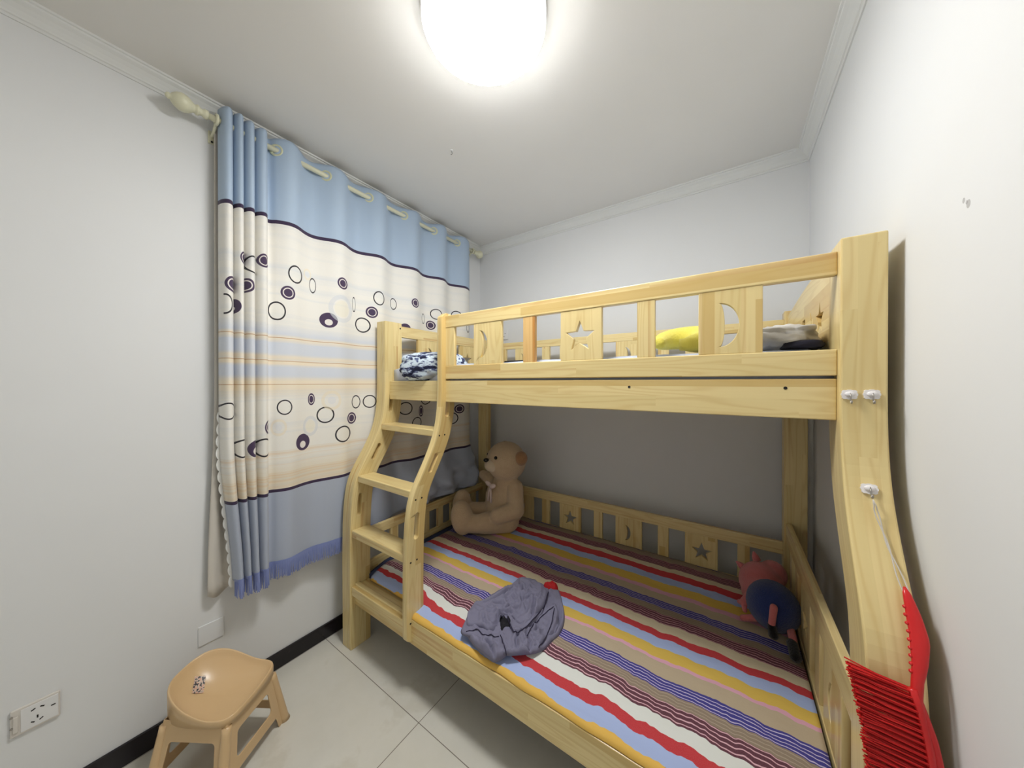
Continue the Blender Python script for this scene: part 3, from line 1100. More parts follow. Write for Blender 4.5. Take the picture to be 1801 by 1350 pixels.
def mat_stripes():
    t = NT('striped_cotton_sheet', 0.85, 0.2)
    uv = t.coord('UV')
    x, y, _ = t.xyz(uv)
    # hand-drawn looking waviness of the print
    n1 = t.noise(t.comb(t.math('MULTIPLY', x, 5.5), t.math('MULTIPLY', y, 2.0), 0.0), 1.0, 2, 0.5)
    n2 = t.noise(t.comb(t.math('MULTIPLY', x, 19.0), t.math('MULTIPLY', y, 6.0), 4.0), 1.0, 2, 0.5)
    yy = t.math('ADD', y, t.math('ADD', t.math('MULTIPLY', t.math('SUBTRACT', n1, 0.5), 0.045), t.math('MULTIPLY', t.math('SUBTRACT', n2, 0.5), 0.026)))
    f = t.math('DIVIDE', t.math('SUBTRACT', yy, 0.85), 1.35)
    P = lambda v: (v - 0.85) / 1.35
    gold, lb, red, white = lin(232, 184, 76), lin(170, 188, 232), lin(196, 32, 44), lin(226, 228, 222)
    mar, taupe, navy, beige = lin(88, 26, 50), lin(146, 128, 108), lin(44, 38, 140), lin(188, 170, 142)
    pink, yel, cream = lin(222, 164, 186), lin(222, 186, 74), lin(214, 200, 168)
    seq = [(0.0, gold, gold), (0.982, lb, lb), (1.030, red, red), (1.062, white, white), (1.103, mar, lin(222, 176, 186)), (1.148, taupe, lin(176, 160, 138)),
           (1.190, navy, lin(206, 196, 226)), (1.242, beige, beige), (1.306, pink, pink), (1.324, yel, yel), (1.374, lb, lb), (1.426, red, red), (1.466, cream, cream),
           (1.516, mar, lin(210, 150, 160)), (1.573, taupe, lin(160, 142, 120)), (1.618, navy, lin(190, 180, 206)), (1.668, beige, beige), (1.730, pink, pink), (1.762, yel, yel),
           (1.830, lb, lb), (1.888, red, red), (1.945, cream, cream), (1.985, mar, lin(210, 150, 160)), (2.05, taupe, lin(160, 142, 120)), (2.10, navy, lin(190, 180, 206))]
    A = t.ramp(f, [(max(0, P(s)), a) for s, a, b in seq], 'CONSTANT')
    Bc = t.ramp(f, [(max(0, P(s)), b) for s, a, b in seq], 'CONSTANT')
    n3 = t.noise(t.comb(t.math('MULTIPLY', x, 9.0), t.math('MULTIPLY', y, 30.0), 8.0), 1.0, 2, 0.5)
    wv = t.math('SINE', t.math('ADD', t.math('MULTIPLY', yy, 2 * pi / 0.0125), t.math('MULTIPLY', n3, 5.0)))
    c = t.mix(t.math('GREATER_THAN', wv, 0.72), A, Bc)
    wv2 = t.noise(t.vmath('MULTIPLY', t.comb(x, y, 0.0), (500, 500, 1)), 1.0, 1)
    c = t.mix(t.math('MULTIPLY', wv2, 0.12), c, lin(230, 225, 220))
    t.color(c)
    t.bump(t.noise(t.comb(t.math('MULTIPLY', x, 14.0), t.math('MULTIPLY', y, 30.0), 1.0), 1.0, 3, 0.5), 0.35, 0.006)
    return t.m


bm = bmesh.new()
g = []
nx, ny = 150, 110
SXa, SXb = -1.665, 0.232
for i in range(nx + 1):
    x = SXa + (SXb - SXa) * i / nx
    row = []
    for j in range(ny + 1):
        yfr = 0.968 + 0.062 * smooth(-1.235, -1.285, x)
        y = yfr + (2.110 - yfr) * j / ny
        z = ztop(x, y) + 0.004
        d = y - yfr
        if d < 0.016:
            z -= 0.016 - sqrt(max(0, 0.016 ** 2 - (0.016 - d) ** 2))
        z = max(z, 0.3605)
        if j == 0:
            y += 0.005 * pnoise(Vector((x * 9, 3, 3)))
        dx = x - SXa - 0.02 * pnoise(Vector((y * 6, 0, 0)))
        if dx < 0.03:
            z -= 0.010 * (1 - max(0, dx) / 0.03)
        row.append(bm.verts.new((x + (0.014 * pnoise(Vector((y * 5, 2, 0))) if i == 0 else 0), y, z)))
    g.append(row)
uvl = bm.loops.layers.uv.verify()
low = []
for i in range(nx):
    for j in range(ny):
        fc = bm.faces.new((g[i][j], g[i + 1][j], g[i + 1][j + 1], g[i][j + 1]))
        for l in fc.loops:
            xx, yy_ = l.vert.co.x, l.vert.co.y
            l[uvl].uv = (xx, yy_ - 0.045 * smooth(-1.235, -1.285, xx) * smooth(1.20, 1.03, yy_))
skirt = [bm.verts.new((g[i][0].co.x, g[i][0].co.y + 0.001, 0.3590)) for i in range(nx + 1)]
for i in range(nx):
    fc = bm.faces.new((g[i][0], skirt[i], skirt[i + 1], g[i + 1][0]))
    for l in fc.loops:
        l[uvl].uv = (l.vert.co.x, 0.93)
sheet = obj('striped_sheet', bm, mat_stripes(), None, loc=(-0.72, 1.55, 0.40), smooth_=True)
tag(sheet, 'multicoloured wavy striped cotton sheet covering the lower mattress', 'bed sheet')
sheet.modifiers.new('thickness', 'SOLIDIFY').thickness = 0.003

# ================================================================== upper mattress
um = thing('upper_mattress', 'upper bunk mattress with pale blue sheet behind the front guard', 'mattress', (-0.74, 1.66, 1.44))
obj('mattress_body', soft_box(-1.705, 0.236, 1.216, 2.108, 1.4385, 1.564, 0.02, 40, 24, fn=lambda x, y: 0.004 * pnoise(Vector((x * 5, y * 5, 0)))), M_SHEETW, um, smooth_=True)


# ================================================================== grey shorts heap
def mat_shorts(c):
    t = NT('grey_cotton_twill', 0.85, 0.2)
    co = t.coord()
    n_ = t.noise(co, 9, 3)
    t.color(t.mix(n_, c, tuple(v * 0.82 for v in c[:3]) + (1,)))
    t.bump(t.noise(co, 55, 4, 0.6), 0.45, 0.003)
    return t.m


M_SH = mat_shorts(lin(134, 132, 154))
M_SEAM = plain('dark_seam', lin(40, 34, 60), 0.8)


def inside(p, poly):
    c = False
    j = len(poly) - 1
    for i in range(len(poly)):
        a, b = poly[i], poly[j]
        if (a[1] > p[1]) != (b[1] > p[1]) and p[0] < (b[0] - a[0]) * (p[1] - a[1]) / (b[1] - a[1]) + a[0]:
            c = not c
        j = i
    return c


def dist_edge(p, poly):
    m = 9
    j = len(poly) - 1
    for i in range(len(poly)):
        a, b = poly[i], poly[j]
        dx, dy = b[0] - a[0], b[1] - a[1]
        L = dx * dx + dy * dy or 1e-9
        s = max(0, min(1, ((p[0] - a[0]) * dx + (p[1] - a[1]) * dy) / L))
        m = min(m, math.hypot(p[0] - a[0] - s * dx, p[1] - a[1] - s * dy))
        j = i
    return m


def resample(poly, n=130):
    """smooth closed loop through the points"""
    P = [Vector((a, b)) for a, b in poly]
    k = len(P)
    out = []
    per = max(2, n // k)
    for i in range(k):
        p0, p1, p2, p3 = P[i - 1], P[i], P[(i + 1) % k], P[(i + 2) % k]
        for j in range(per):
            s = j / per
            out.append(0.5 * ((2 * p1) + (p2 - p0) * s + (2 * p0 - 5 * p1 + 4 * p2 - p3) * s * s + (3 * p1 - p0 - 3 * p2 + p3) * s ** 3))
    return [(v.x, v.y) for v in out]


def cloth_patch(bm, poly, zb, h, seed, fold=0.012, fdir=0.6, r=0.02):
    poly = resample(poly)
    cx_ = sum(p[0] for p in poly) / len(poly)
    cy_ = sum(p[1] for p in poly) / len(poly)
    m = 42
    rings_ = []

    def H(x, y):
        d = dist_edge((x, y), poly)
        e = min(1, d / r)
        dome = sqrt(max(0, 1 - (1 - e) ** 2))
        q = x * cos(fdir) + y * sin(fdir)
        w = x * -sin(fdir) + y * cos(fdir)
        r1 = 1 - abs(pnoise(Vector((q * 17, w * 5, seed)))) * 2.6
        r2 = 1 - abs(pnoise(Vector((w * 26, q * 9, seed + 7)))) * 2.6
        f = fold * (max(r1, -0.4) ** 3 * 2.0 + 1.0 * max(r2, -0.4) ** 3 - 0.5) + fold * 0.35 * pnoise(Vector((x * 60, y * 60, seed + 3)))
        return zb + (h + f + crease(x, y)) * dome
    for j in range(m + 1):
        s = 1 - j / m
        s = s if j else 1
        ring = []
        for (x, y) in poly:
            X_, Y_ = cx_ + (x - cx_) * s, cy_ + (y - cy_) * s
            if j == m:
                X_, Y_ = cx_ + (x - cx_) * 0.005, cy_ + (y - cy_) * 0.005
            z = H(X_, Y_) if j else zb
            ring.append(bm.verts.new((X_, Y_, z)))
        rings_.append(ring)
    k = len(poly)
    for A, C in zip(rings_, rings_[1:]):
        for i in range(k):
            bm.faces.new((A[i], A[(i + 1) % k], C[(i + 1) % k], C[i]))
    bm.faces.new(rings_[-1])
    bm.faces.new(rings_[0][::-1])
    return H


MAIN = [(-0.93, 0.985), (-0.962, 1.048), (-0.982, 1.118), (-0.953, 1.216), (-0.945, 1.273), (-0.92, 1.338), (-0.91, 1.403), (-0.865, 1.437), (-0.799, 1.434), (-0.732, 1.452), (-0.692, 1.438), (-0.642, 1.372), (-0.599, 1.295), (-0.58, 1.213), (-0.598, 1.12), (-0.623, 1.072), (-0.666, 1.035), (-0.704, 1.005), (-0.73, 1.0), (-0.79, 0.998), (-0.869, 0.993)]
FLAP = [(-0.924, 1.015), (-0.962, 1.058), (-0.982, 1.118), (-0.953, 1.215), (-0.92, 1.338), (-0.909, 1.403), (-0.864, 1.437), (-0.76, 1.432), (-0.735, 1.408), (-0.71, 1.308), (-0.701, 1.214), (-0.712, 1.113), (-0.739, 1.096), (-0.779, 1.122), (-0.813, 1.155), (-0.834, 1.131), (-0.819, 1.101), (-0.809, 1.057), (-0.834, 1.04), (-0.885, 1.035)]
LEG = [(-0.91, 1.005), (-0.887, 1.033), (-0.837, 1.029), (-0.783, 1.057), (-0.75, 1.039), (-0.719, 1.015), (-0.734, 0.969), (-0.765, 0.964), (-0.817, 0.972), (-0.874, 0.986)]
POCK = [(-0.781, 1.067), (-0.76, 1.105), (-0.737, 1.098), (-0.712, 1.114), (-0.697, 1.177), (-0.692, 1.309), (-0.67, 1.341), (-0.641, 1.315), (-0.605, 1.257), (-0.594, 1.206), (-0.615, 1.115), (-0.648, 1.06), (-0.701, 1.017), (-0.74, 1.036)]
FOLD = [(-0.901, 1.389), (-0.856, 1.423), (-0.791, 1.42), (-0.732, 1.386), (-0.703, 1.295), (-0.699, 1.21), (-0.731, 1.209), (-0.759, 1.287), (-0.786, 1.274), (-0.833, 1.317), (-0.881, 1.352)]
HEM = [(-0.806, 1.145), (-0.787, 1.15), (-0.728, 1.14), (-0.707, 1.205), (-0.697, 1.277), (-0.685, 1.23), (-0.691, 1.165), (-0.705, 1.103), (-0.732, 1.085), (-0.769, 1.112)]
HOLE = [(-0.833, 1.133), (-0.807, 1.148), (-0.766, 1.12), (-0.783, 1.096), (-0.781, 1.067), (-0.807, 1.093)]
CREASES = [[(-0.858, 1.343), (-0.812, 1.277), (-0.784, 1.226)], [(-0.807, 1.275), (-0.785, 1.284), (-0.769, 1.31)], [(-0.835, 1.18), (-0.816, 1.199), (-0.786, 1.211)],
           [(-0.852, 1.263), (-0.818, 1.243), (-0.797, 1.229)], [(-0.898, 1.177), (-0.879, 1.196), (-0.846, 1.195)], [(-0.893, 1.087), (-0.861, 1.058), (-0.833, 1.047)],
           [(-0.781, 1.24), (-0.755, 1.223), (-0.736, 1.204)], [(-0.752, 1.288), (-0.73, 1.251), (-0.713, 1.209)], [(-0.901, 1.261), (-0.875, 1.298), (-0.846, 1.305)],
           [(-0.8, 0.997), (-0.762, 0.981), (-0.735, 0.963)], [(-0.715, 1.091), (-0.703, 1.063), (-0.679, 1.037)], [(-0.682, 1.104), (-0.649, 1.083), (-0.642, 1.062)],
           [(-0.668, 1.169), (-0.658, 1.139)], [(-0.942, 1.097), (-0.898, 1.104), (-0.862, 1.129)], [(-0.823, 1.074), (-0.825, 1.102), (-0.841, 1.122)],
           [(-0.94, 1.16), (-0.90, 1.24), (-0.89, 1.32)], [(-0.64, 1.34), (-0.61, 1.26), (-0.60, 1.19)], [(-0.86, 1.12), (-0.84, 1.16), (-0.80, 1.17)]]


def seg_d(x, y, L):
    m = 9
    for (ax, ay), (bx, by) in zip(L, L[1:]):
        dx, dy = bx - ax, by - ay
        q = max(0, min(1, ((x - ax) * dx + (y - ay) * dy) / (dx * dx + dy * dy)))
        m = min(m, math.hypot(x - ax - q * dx, y - ay - q * dy))
    return m


def crease(x, y):
    v = 0
    for L in CREASES:
        d = seg_d(x, y, L)
        if d < 0.04:
            v += -0.011 * math.exp(-(d / 0.0045) ** 2) + 0.007 * math.exp(-((d - 0.013) / 0.007) ** 2)
    return v


sh = thing('shorts', 'crumpled grey cotton shorts lying on the striped sheet', 'shorts', (-0.77, 1.18, 0.417))
bm = bmesh.new()
HM = cloth_patch(bm, MAIN, 0.412, 0.017, 1.0, 0.006, 0.9, 0.012)
HF = cloth_patch(bm, FLAP, 0.416, 0.026, 2.0, 0.007, 0.9, 0.010)
HP_ = cloth_patch(bm, POCK, 0.414, 0.021, 4.0, 0.006, 1.1, 0.010)
HD = cloth_patch(bm, FOLD, 0.424, 0.027, 5.0, 0.005, 0.4, 0.016)
HH = cloth_patch(bm, HEM, 0.424, 0.023, 9.0, 0.003, 0.4, 0.007)
obj('shorts_body', bm, M_SH, sh, smooth_=True)
bm = bmesh.new()
HL = cloth_patch(bm, LEG, 0.398, 0.030, 3.0, 0.006, 2.4, 0.009)
obj('trouser_leg', bm, M_SH, sh, smooth_=True)
ALLH = ((MAIN, HM), (FLAP, HF), (POCK, HP_), (FOLD, HD), (HEM, HH), (LEG, HL))


def htop(x, y):
    return max([0.416] + [h(x, y) for P_, h in ALLH if inside((x, y), P_)])


bm = bmesh.new()
HO = resample(HOLE, 30)
cxh, cyh = -0.797, 1.112
rg = [[bm.verts.new((cxh + (x - cxh) * k, cyh + (y - cyh) * k, htop(cxh + (x - cxh) * k, cyh + (y - cyh) * k) + 0.003 * (1 if k < 1 else -2))) for x, y in HO] for k in (1.0, 0.85, 0.5, 0.05)]
for A, C in zip(rg, rg[1:]):
    for i in range(len(HO)):
        bm.faces.new((A[i], A[(i + 1) % len(HO)], C[(i + 1) % len(HO)], C[i]))
bm.faces.new(rg[-1])
obj('leg_opening_shade', bm, plain('painted_opening_shade', lin(26, 24, 30), 0.9), sh, smooth_=True)  # near-black sheet paints the shade inside the leg opening
for line in ([(-0.731, 1.391), (-0.699, 1.289), (-0.691, 1.197), (-0.702, 1.098), (-0.728, 1.08), (-0.765, 1.107), (-0.801, 1.138)],
             [(-0.66, 1.305), (-0.679, 1.252), (-0.682, 1.163), (-0.673, 1.09)], [(-0.655, 1.302), (-0.625, 1.222), (-0.61, 1.137), (-0.615, 1.082)],
             [(-0.77, 1.047), (-0.735, 1.02), (-0.705, 0.998)], [(-0.906, 0.99), (-0.898, 1.0), (-0.873, 1.016), (-0.825, 1.014), (-0.794, 1.021), (-0.772, 1.045)]):
    pts = []
    L = [Vector((*p, 0)) for p in line]
    for a, b in zip(L, L[1:]):
        for k in range(10):
            p = a.lerp(b, k / 10)
            pts.append(Vector((p.x, p.y, max(htop(p.x + e, p.y + g_) for e in (-.003, 0, .003) for g_ in (-.003, 0, .003)) + 0.0005)))
    for _ in range(2):
        pts = [pts[0]] + [(pts[i - 1] + pts[i] * 2 + pts[i + 1]) / 4 for i in range(1, len(pts) - 1)] + [pts[-1]]
    obj('piping', tube(bmesh.new(), pts, 0.0019, 6), M_SEAM, sh)
M_REDC = plain('red_cotton', lin(190, 30, 34), 0.8)
bm = bmesh.new()
cloth_patch(bm, [(-0.775, 1.418), (-0.755, 1.462), (-0.725, 1.475), (-0.705, 1.440), (-0.735, 1.415)], 0.417, 0.032, 6.0, 0.006, 0.5, 0.015)
obj('red_tab', bm, M_REDC, sh, smooth_=True)


# ================================================================== teddy bear
def mat_fur(name, c, c2):
    t = NT(name, 0.95, 0.1)
    co = t.coord()
    n_ = t.noise(co, 40, 4, 0.7)
    t.color(t.mix(n_, c, c2))
    t.bump(t.noise(co, 160, 4, 0.75), 0.8, 0.006)
    t.b.inputs['Sheen Weight'].default_value = 0.4
    return t.m


M_FUR = mat_fur('beige_plush', lin(226, 200, 164), lin(206, 176, 138))
M_FUR2 = mat_fur('pale_plush', lin(240, 222, 194), lin(224, 202, 170))
M_EARF = mat_fur('brown_plush', lin(190, 146, 104), lin(166, 122, 84))
M_BLK = plain('glossy_black', lin(14, 12, 14), 0.15)


def fuse(o, vox=0.009, it=6):
    r = o.modifiers.new('fuse', 'REMESH')
    r.mode = 'VOXEL'
    r.voxel_size = vox
    r.use_smooth_shade = True
    s = o.modifiers.new('smooth', 'SMOOTH')
    s.factor = 0.5
    s.iterations = it


bear = thing('teddy_bear', 'large beige teddy bear sitting in the far corner of the lower bunk', 'teddy bear', (-1.36, 1.85, 0.417))
HC = Vector((-1.345, 1.900, 0.895))
fd = Vector((-0.42, -0.86, 0.22)).normalized()
bm = bmesh.new()
ell(bm, (-1.385, 1.915, 0.600), (0.135, 0.125, 0.185))            # torso
ell(bm, (-1.375, 1.905, 0.520), (0.145, 0.135, 0.105))            # belly / seat
ell(bm, HC, (0.148, 0.140, 0.142))                                 # head
capsule(bm, (-1.36, 1.91, 0.74), (-1.35, 1.90, 0.82), 0.085, 0.085)
capsule(bm, (-1.265, 1.895, 0.715), (-1.215, 1.835, 0.585), 0.060, 0.058)   # near arm
capsule(bm, (-1.215, 1.835, 0.585), (-1.300, 1.745, 0.560), 0.058, 0.056)
capsule(bm, (-1.455, 1.925, 0.705), (-1.590, 1.940, 0.745), 0.050, 0.038)   # far arm
capsule(bm, (-1.300, 1.850, 0.490), (-1.400, 1.720, 0.492), 0.085, 0.072)   # near leg
capsule(bm, (-1.400, 1.720, 0.488), (-1.505, 1.650, 0.488), 0.066, 0.060)
ell(bm, (-1.530, 1.632, 0.532), (0.074, 0.080, 0.118), Matrix.Rotation(-0.2, 3, 'Y'))   # near foot
capsule(bm, (-1.450, 1.900, 0.495), (-1.600, 1.800, 0.500), 0.080, 0.070)   # far leg
ell(bm, (-1.655, 1.765, 0.555), (0.062, 0.080, 0.112))                    # far foot
body = obj('bear_body', bm, M_FUR, bear, smooth_=True)
fuse(body)
obj('muzzle', ell(bmesh.new(), HC + fd * 0.105 + Vector((0, 0, -0.040)), (0.066, 0.066, 0.050)), M_FUR2, bear, smooth_=True)
side = fd.cross(Vector((0, 0, 1))).normalized()
for s, k in ((1, 1), (-1, 1)):
    e = HC - side * (0.135 if s > 0 else 0.100) * s + Vector((0, 0, 0.050 if s > 0 else 0.085)) - fd * 0.045
    ear = obj('ear', ell(bmesh.new(), e, (0.046, 0.046, 0.050)), M_EARF, bear, smooth_=True)
for s in (-1, 1):
    e = HC + (fd * 0.80 + side * (0.42 if s < 0 else 0.74) * s + Vector((0, 0, 0.14))).normalized() * 0.141
    obj('eye', ell(bmesh.new(), e, 0.012, None, 16, 10), M_BLK, bear, smooth_=True)
nz = HC + fd * 0.165 + Vector((0, 0, -0.012))
obj('nose', ell(bmesh.new(), nz, (0.019, 0.019, 0.014)), M_BLK, bear, smooth_=True)
mz = HC + fd * 0.168 + Vector((0, 0, -0.052))
bm = tube(bmesh.new(), [nz + Vector((0, 0, -0.01)), mz + side * 0.0], 0.0018, 6)
tube(bm, [mz + side * 0.025 + Vector((0, 0, 0.004)) - fd * 0.010, mz + Vector((0, 0, -0.004)), mz - side * 0.025 + Vector((0, 0, 0.004)) - fd * 0.010], 0.0018, 6)
obj('mouth', bm, plain('brown_thread', lin(110, 76, 60), 0.8), bear)
M_RIB = plain('shiny_ribbon', lin(224, 204, 196), 0.3, 0.5)
rc = Vector((-1.395, 1.778, 0.738))
bm = bmesh.new()
for s in (-1, 1):
    ell(bm, rc + side * 0.032 * s + Vector((0, 0, 0.004)), (0.030, 0.010, 0.017), Matrix.Rotation(0.4 * s, 3, 'Y'))
    tube(bm, [rc, rc + side * 0.016 * s + Vector((0.004, -0.012, -0.05)), rc + side * 0.022 * s + Vector((0.004, -0.016, -0.11))], 0.008, 6)
ell(bm, rc, (0.011, 0.010, 0.012))
obj('bow', bm, M_RIB, bear, smooth_=True)

# ================================================================== stuffed pig toy
M_PINK = mat_fur('pink_plush', lin(226, 132, 132), lin(208, 112, 112))
M_BLUE = mat_fur('blue_plush', lin(44, 62, 122), lin(34, 48, 104))
M_BLKP = mat_fur('black_plush', lin(16, 14, 18), lin(10, 10, 12))
pig = thing('plush_pig', 'small pink stuffed toy pig in a blue top, lying face away by the head guard', 'stuffed toy', (0.14, 1.80, 0.417))
bm = bmesh.new()
ell(bm, (0.125, 1.925, 0.510), (0.088, 0.095, 0.092))
ell(bm, (0.175, 1.975, 0.545), (0.055, 0.062, 0.060))
capsule(bm, (0.12, 1.87, 0.49), (0.14, 1.82, 0.50), 0.075, 0.07)
hd = obj('head', bm, M_PINK, pig, smooth_=True)
fuse(hd, 0.008, 4)
obj('ear', lathe(bmesh.new(), [(0, 0.018), (0.02, 0.014), (0.04, 0.004)], (0.062, 1.955, 0.545), (-0.75, 0.1, 0.5), 14), M_PINK, pig, smooth_=True)
obj('ear', lathe(bmesh.new(), [(0, 0.018), (0.02, 0.014), (0.04, 0.004)], (0.112, 1.965, 0.595), (-0.3, 0.1, 0.9), 14), M_PINK, pig, smooth_=True)
obj('blue_top', ell(bmesh.new(), (0.155, 1.755, 0.512), (0.094, 0.098, 0.097)), M_BLUE, pig, smooth_=True)
bm = bmesh.new()
capsule(bm, (0.085, 1.80, 0.505), (0.055, 1.765, 0.480), 0.022, 0.017)
capsule(bm, (0.055, 1.765, 0.480), (0.040, 1.775, 0.472), 0.014, 0.010)
capsule(bm, (0.055, 1.765, 0.480), (0.058, 1.745, 0.458), 0.013, 0.009)
obj('arm', bm, M_PINK, pig, smooth_=True)
bm = capsule(bmesh.new(), (0.090, 1.725, 0.450), (0.050, 1.715, 0.440), 0.014, 0.012)
obj('arm', bm, M_PINK, pig, smooth_=True)
lg = obj('leg', capsule(bmesh.new(), (0.150, 1.662, 0.555), (0.142, 1.642, 0.500), 0.013, 0.012), M_PINK, pig, smooth_=True)
obj('shoe', capsule(bmesh.new(), (0.142, 1.642, 0.490), (0.146, 1.632, 0.462), 0.014, 0.017), M_BLKP, lg, smooth_=True)
lg = obj('leg', capsule(bmesh.new(), (0.205, 1.690, 0.470), (0.206, 1.640, 0.462), 0.014, 0.013), M_PINK, pig, smooth_=True)
obj('shoe', capsule(bmesh.new(), (0.202, 1.628, 0.455), (0.205, 1.575, 0.444), 0.017, 0.019), M_BLKP, lg, smooth_=True)


# ================================================================== things on the upper bunk
def mat_print():
    t = NT('printed_pillow_cloth', 0.8, 0.2)
    co = t.coord()
    d = t.vmath('ADD', co, t.vmath('MULTIPLY', t.noise(co, 5, 3, out=1), (0.12, 0.12, 0.12)))
    n_ = t.noise(t.vmath('MULTIPLY', d, (9, 16, 30)), 1.0, 3, 0.6)
    n2 = t.noise(t.vmath('MULTIPLY', d, (5, 5, 9)), 1.0, 2, 0.5)
    c = t.ramp(n_, [(0.0, lin(30, 32, 48)), (0.42, lin(36, 40, 66)), (0.47, lin(110, 120, 156)), (0.51, lin(210, 224, 236)), (0.60, lin(216, 230, 240)), (0.64, lin(80, 92, 136))])
    c2 = t.ramp(n2, [(0.0, lin(190, 198, 208)), (0.5, lin(226, 236, 246)), (0.7, lin(120, 124, 140))])
    t.color(t.mix(t.math('GREATER_THAN', n2, 0.56), c, c2))
    t.bump(t.noise(co, 25, 3), 0.5, 0.01)
    return t.m


def lump(c, r, seed, amp=0.12, pw=2.0, freq=6):
    bm = bmesh.new()
    ell(bm, (0, 0, 0), 1.0, None, 48, 30)
    for v in bm.verts:
        p = v.co.copy()
        k = 1 + amp * pnoise(p * freq / 3 + Vector((seed, 0, 0))) + amp * 0.5 * pnoise(p * freq + Vector((0, seed, 0)))
        q = Vector([math.copysign(abs(a) ** pw, a) for a in p])
        v.co = Vector((q.x * r[0] * k + c[0], q.y * r[1] * k + c[1], q.z * r[2] * k + c[2]))
    return bm


pl = obj('printed_pillow', lump((-1.470, 1.322, 1.553), (0.190, 0.172, 0.088), 3.1, 0.12, 0.7), mat_print(), None, loc=(-1.45, 1.325, 1.47), smooth_=True)
tag(pl, 'blue, black and white printed pillow bulging through the ladder opening of the upper bunk', 'pillow')

M_YEL = mat_fur('yellow_plush', lin(246, 234, 112), lin(236, 222, 90))
bm = bmesh.new()
pts = []
for i in range(25):
    a = radians(200 - 290 * i / 24)
    pts.append((-0.150 + 0.078 * cos(a), 1.375 + 0.085 * sin(a), 1.622 + 0.022 * sin(a)))
tube(bm, pts, 0.05, 18, rf=lambda s: 0.046 * (sin(pi * min(max(s, 0.03), 0.97)) ** 0.35))
ye = obj('neck_pillow', bm, M_YEL, None, loc=(-0.15, 1.375, 1.565), smooth_=True)
tag(ye, 'yellow plush u-shaped neck pillow on the upper bunk behind the front guard', 'pillow')

M_GREY = plain('grey_quilt_cloth', lin(206, 204, 200), 0.85, 0.2, bump=(18, 0.5, 0.01))
qt = thing('folded_quilt', 'grey folded quilt with dark underside at the right end of the upper bunk', 'quilt', (0.16, 1.4, 1.566))
obj('quilt_top', lump((0.142, 1.43, 1.608), (0.088, 0.17, 0.046), 5.2, 0.22, 0.8), M_GREY, qt, smooth_=True)
obj('quilt_underside', lump((0.180, 1.33, 1.577), (0.050, 0.10, 0.016), 8.2, 0.06, 0.7), plain('dark_navy_cloth', lin(30, 30, 50), 0.85), qt, smooth_=True)

sm_ = obj('remote_control', B(-1.02, -0.90, 1.42, 1.455, 1.566, 1.584), M_BLK, None, loc=(-0.96, 1.44, 1.566), bevel=0.004)
tag(sm_, 'small black remote control on the upper mattress near the moon panel', 'remote')

# ================================================================== plastic stool
def mat_stool():
    t = NT('tan_plastic', 0.28, 0.5)
    co = t.coord()
    t.color(t.mix(t.noise(co, 4, 2), lin(224, 192, 146), lin(216, 182, 136)))
    return t.m


M_STOOL = mat_stool()
SC = Vector((-1.639, 0.393, 0))
ea = Vector((cos(0.56), sin(0.56), 0))       # towards the right
eb = Vector((-sin(0.56), cos(0.56), 0))      # towards the back


def SP(a, b, z):
    return SC + ea * a + eb * b + Vector((0, 0, z))


stool = thing('plastic_stool', 'tan plastic child stool with scooped seat standing by the left wall', 'stool', tuple(SC))


def seat_r(th):
    ca, sa = cos(th), sin(th)
    if ca >= 0:
        n = 5.5
        A, Bq = 0.130, 0.116
    else:
        n = 2.3
        A, Bq = 0.160, 0.116
    r = (abs(ca / A) ** n + abs(sa / Bq) ** n) ** (-1 / n)
    return r


def rim_z(a, b):
    return 0.260 + 0.075 * smooth(0.07, -0.17, a) + 0.020 * smooth(-0.02, 0.13, b)


def seat_z(a, b, th, s, dz):
    e = rim_z(seat_r(th) * cos(th), seat_r(th) * sin(th))
    w = min(1, s) ** 1.8
    if dz < -0.029 and s > 1:
        return 0.238
    return 0.266 + (e - 0.266) * w + dz


bm = bmesh.new()
NT_ = 72
rows = []
for s, dz in ((1.035, -0.030), (1.04, -0.006), (1.03, 0.001), (1.01, 0.004), (0.985, 0.001), (0.95, -0.007), (0.88, -0.014), (0.75, -0.021), (0.55, -0.027), (0.3, -0.030), (0.05, -0.031)):
    ring = []
    for k in range(NT_):
        th = 2 * pi * k / NT_
        r = seat_r(th) * s
        a, b = r * cos(th), r * sin(th)
        z = seat_z(a, b, th, s, dz)
        ring.append(bm.verts.new(SP(a, b, z)))
    rows.append(ring)
for A, C in zip(rows, rows[1:]):
    for k in range(NT_):
        bm.faces.new((A[k], A[(k + 1) % NT_], C[(k + 1) % NT_], C[k]))
bm.faces.new(rows[-1])
o = obj('seat', bm, M_STOOL, stool, smooth_=True)
sl = o.modifiers.new('thickness', 'SOLIDIFY')
sl.thickness = 0.004

# apron walls with openings and leg notches; a, b half sizes at top and floor
TA, TB, FA, FB_ = 0.118, 0.103, 0.138, 0.150


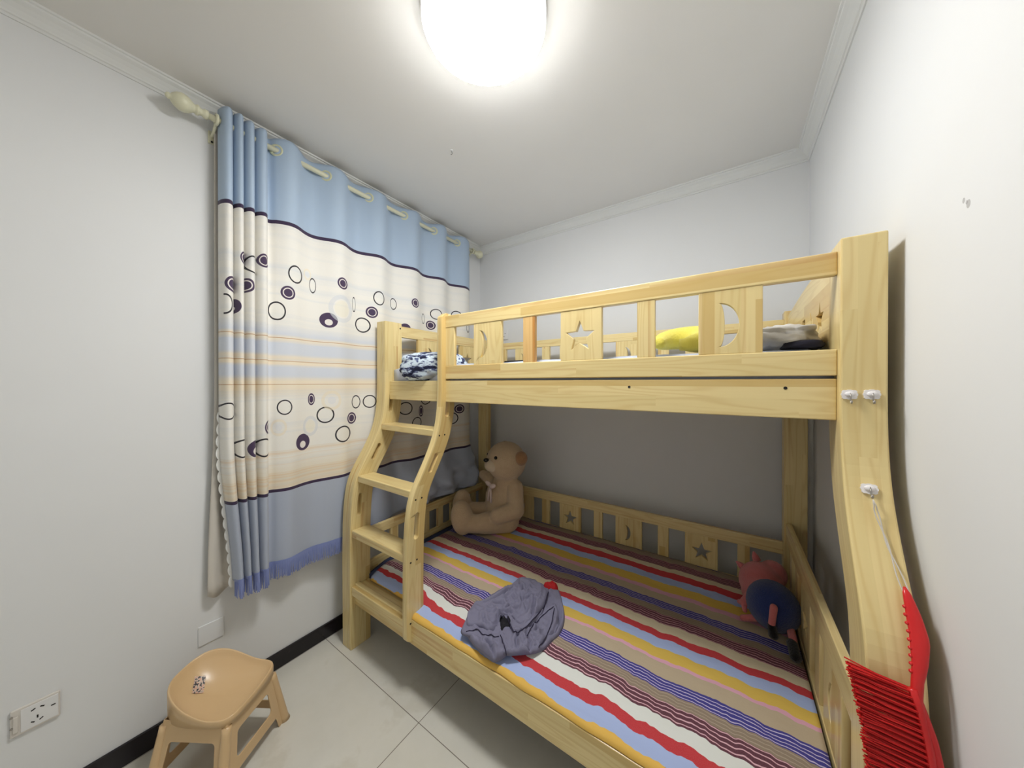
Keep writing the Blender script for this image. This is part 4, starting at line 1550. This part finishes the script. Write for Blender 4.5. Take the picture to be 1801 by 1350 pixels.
def wall_panel(side_):
    top_w, bot_w = (TB, FB_) if side_ in ('+a', '-a') else (TA, FA)
    zt = 0.248
    out = [(-top_w, zt), (top_w, zt), (bot_w, 0.0), (bot_w - 0.038, 0.0), (bot_w - 0.050, 0.050), (-bot_w + 0.050, 0.050), (-bot_w + 0.038, 0.0), (-bot_w, 0.0)]
    wo = top_w - 0.036
    zo = 0.185
    rr = 0.014
    hole = []
    for (cx_, cz, a0) in ((wo + 0.004 - rr, zo - rr, 0), (-wo - 0.004 + rr, zo - rr, pi / 2), (-wo - 0.012 + rr, 0.092 + rr, pi), (wo + 0.012 - rr, 0.092 + rr, 3 * pi / 2)):
        for k in range(6):
            a = a0 + pi / 2 * k / 5
            hole.append((cx_ + rr * cos(a), cz + rr * sin(a)))

    def place(p, z, c):
        s = 1 - z / zt
        if side_ == '+a':
            return SP(TA + (FA - TA) * s + c, p, z)
        if side_ == '-a':
            return SP(-TA - (FA - TA) * s + c, p, z)
        if side_ == '+b':
            return SP(p, TB + (FB_ - TB) * s + c, z)
        return SP(p, -TB - (FB_ - TB) * s + c, z)
    return plate(out, [hole], 0.005, place)


for s_ in ('+a', '-a', '+b', '-b'):
    obj('side_panel', wall_panel(s_), M_STOOL, stool, bevel=0.0015)
for sa_ in (-1, 1):
    for sb_ in (-1, 1):
        bm = bmesh.new()
        r0 = []
        for i in range(13):
            z = 0.232 * (1 - i / 12)
            s = 1 - z / 0.252
            a = sa_ * (TA + (FA - TA) * s - 0.004)
            b = sb_ * (TB + (FB_ - TB) * s - 0.004)
            rr = 0.016 + 0.006 * s
            if i == 12:
                rr += 0.004
            r0.append([bm.verts.new(SP(a + rr * cos(t_) * 0.85, b + rr * sin(t_) * 0.85, z)) for t_ in [2 * pi * k / 16 for k in range(16)]])
        for A, C in zip(r0, r0[1:]):
            for k in range(16):
                bm.faces.new((A[k], A[(k + 1) % 16], C[(k + 1) % 16], C[k]))
        bm.faces.new(r0[0])
        bm.faces.new(r0[-1][::-1])
        obj('leg', bm, M_STOOL, stool, smooth_=True)


def mat_sticker():
    t = NT('printed_sticker', 0.4, 0.4)
    co = t.coord()
    n_ = t.noise(co, 130, 3)
    x, y, z = t.xyz(co)
    c = t.ramp(n_, [(0, lin(70, 66, 70)), (0.42, lin(90, 84, 84)), (0.46, lin(216, 196, 180)), (0.56, lin(226, 160, 130)), (0.62, lin(212, 180, 160))], 'CONSTANT')
    t.color(c)
    return t.m


M_STK = mat_sticker()
DZT = [(0.05, -0.031), (0.3, -0.030), (0.55, -0.027), (0.75, -0.021), (0.88, -0.014), (0.95, -0.007), (0.985, 0.001)]
bm = bmesh.new()
g = []
for i in range(13):
    row = []
    for j in range(9):
        p, q = (i / 12 - 0.5) * 0.054, (j / 8 - 0.5) * 0.032
        a, b = -0.098 - p * 0.62 - q * 0.78, 0.002 + p * 0.78 - q * 0.62
        th = atan2(b, a)
        sr = math.hypot(a, b) / seat_r(th)
        row.append(bm.verts.new(SP(a, b, seat_z(a, b, th, sr, interp(DZT, sr)) + 0.0035)))
    g.append(row)
for A, C in zip(g, g[1:]):
    for j in range(8):
        bm.faces.new((A[j], A[j + 1], C[j + 1], C[j]))
obj('sticker', bm, M_STK, stool, label='small worn printed sticker')
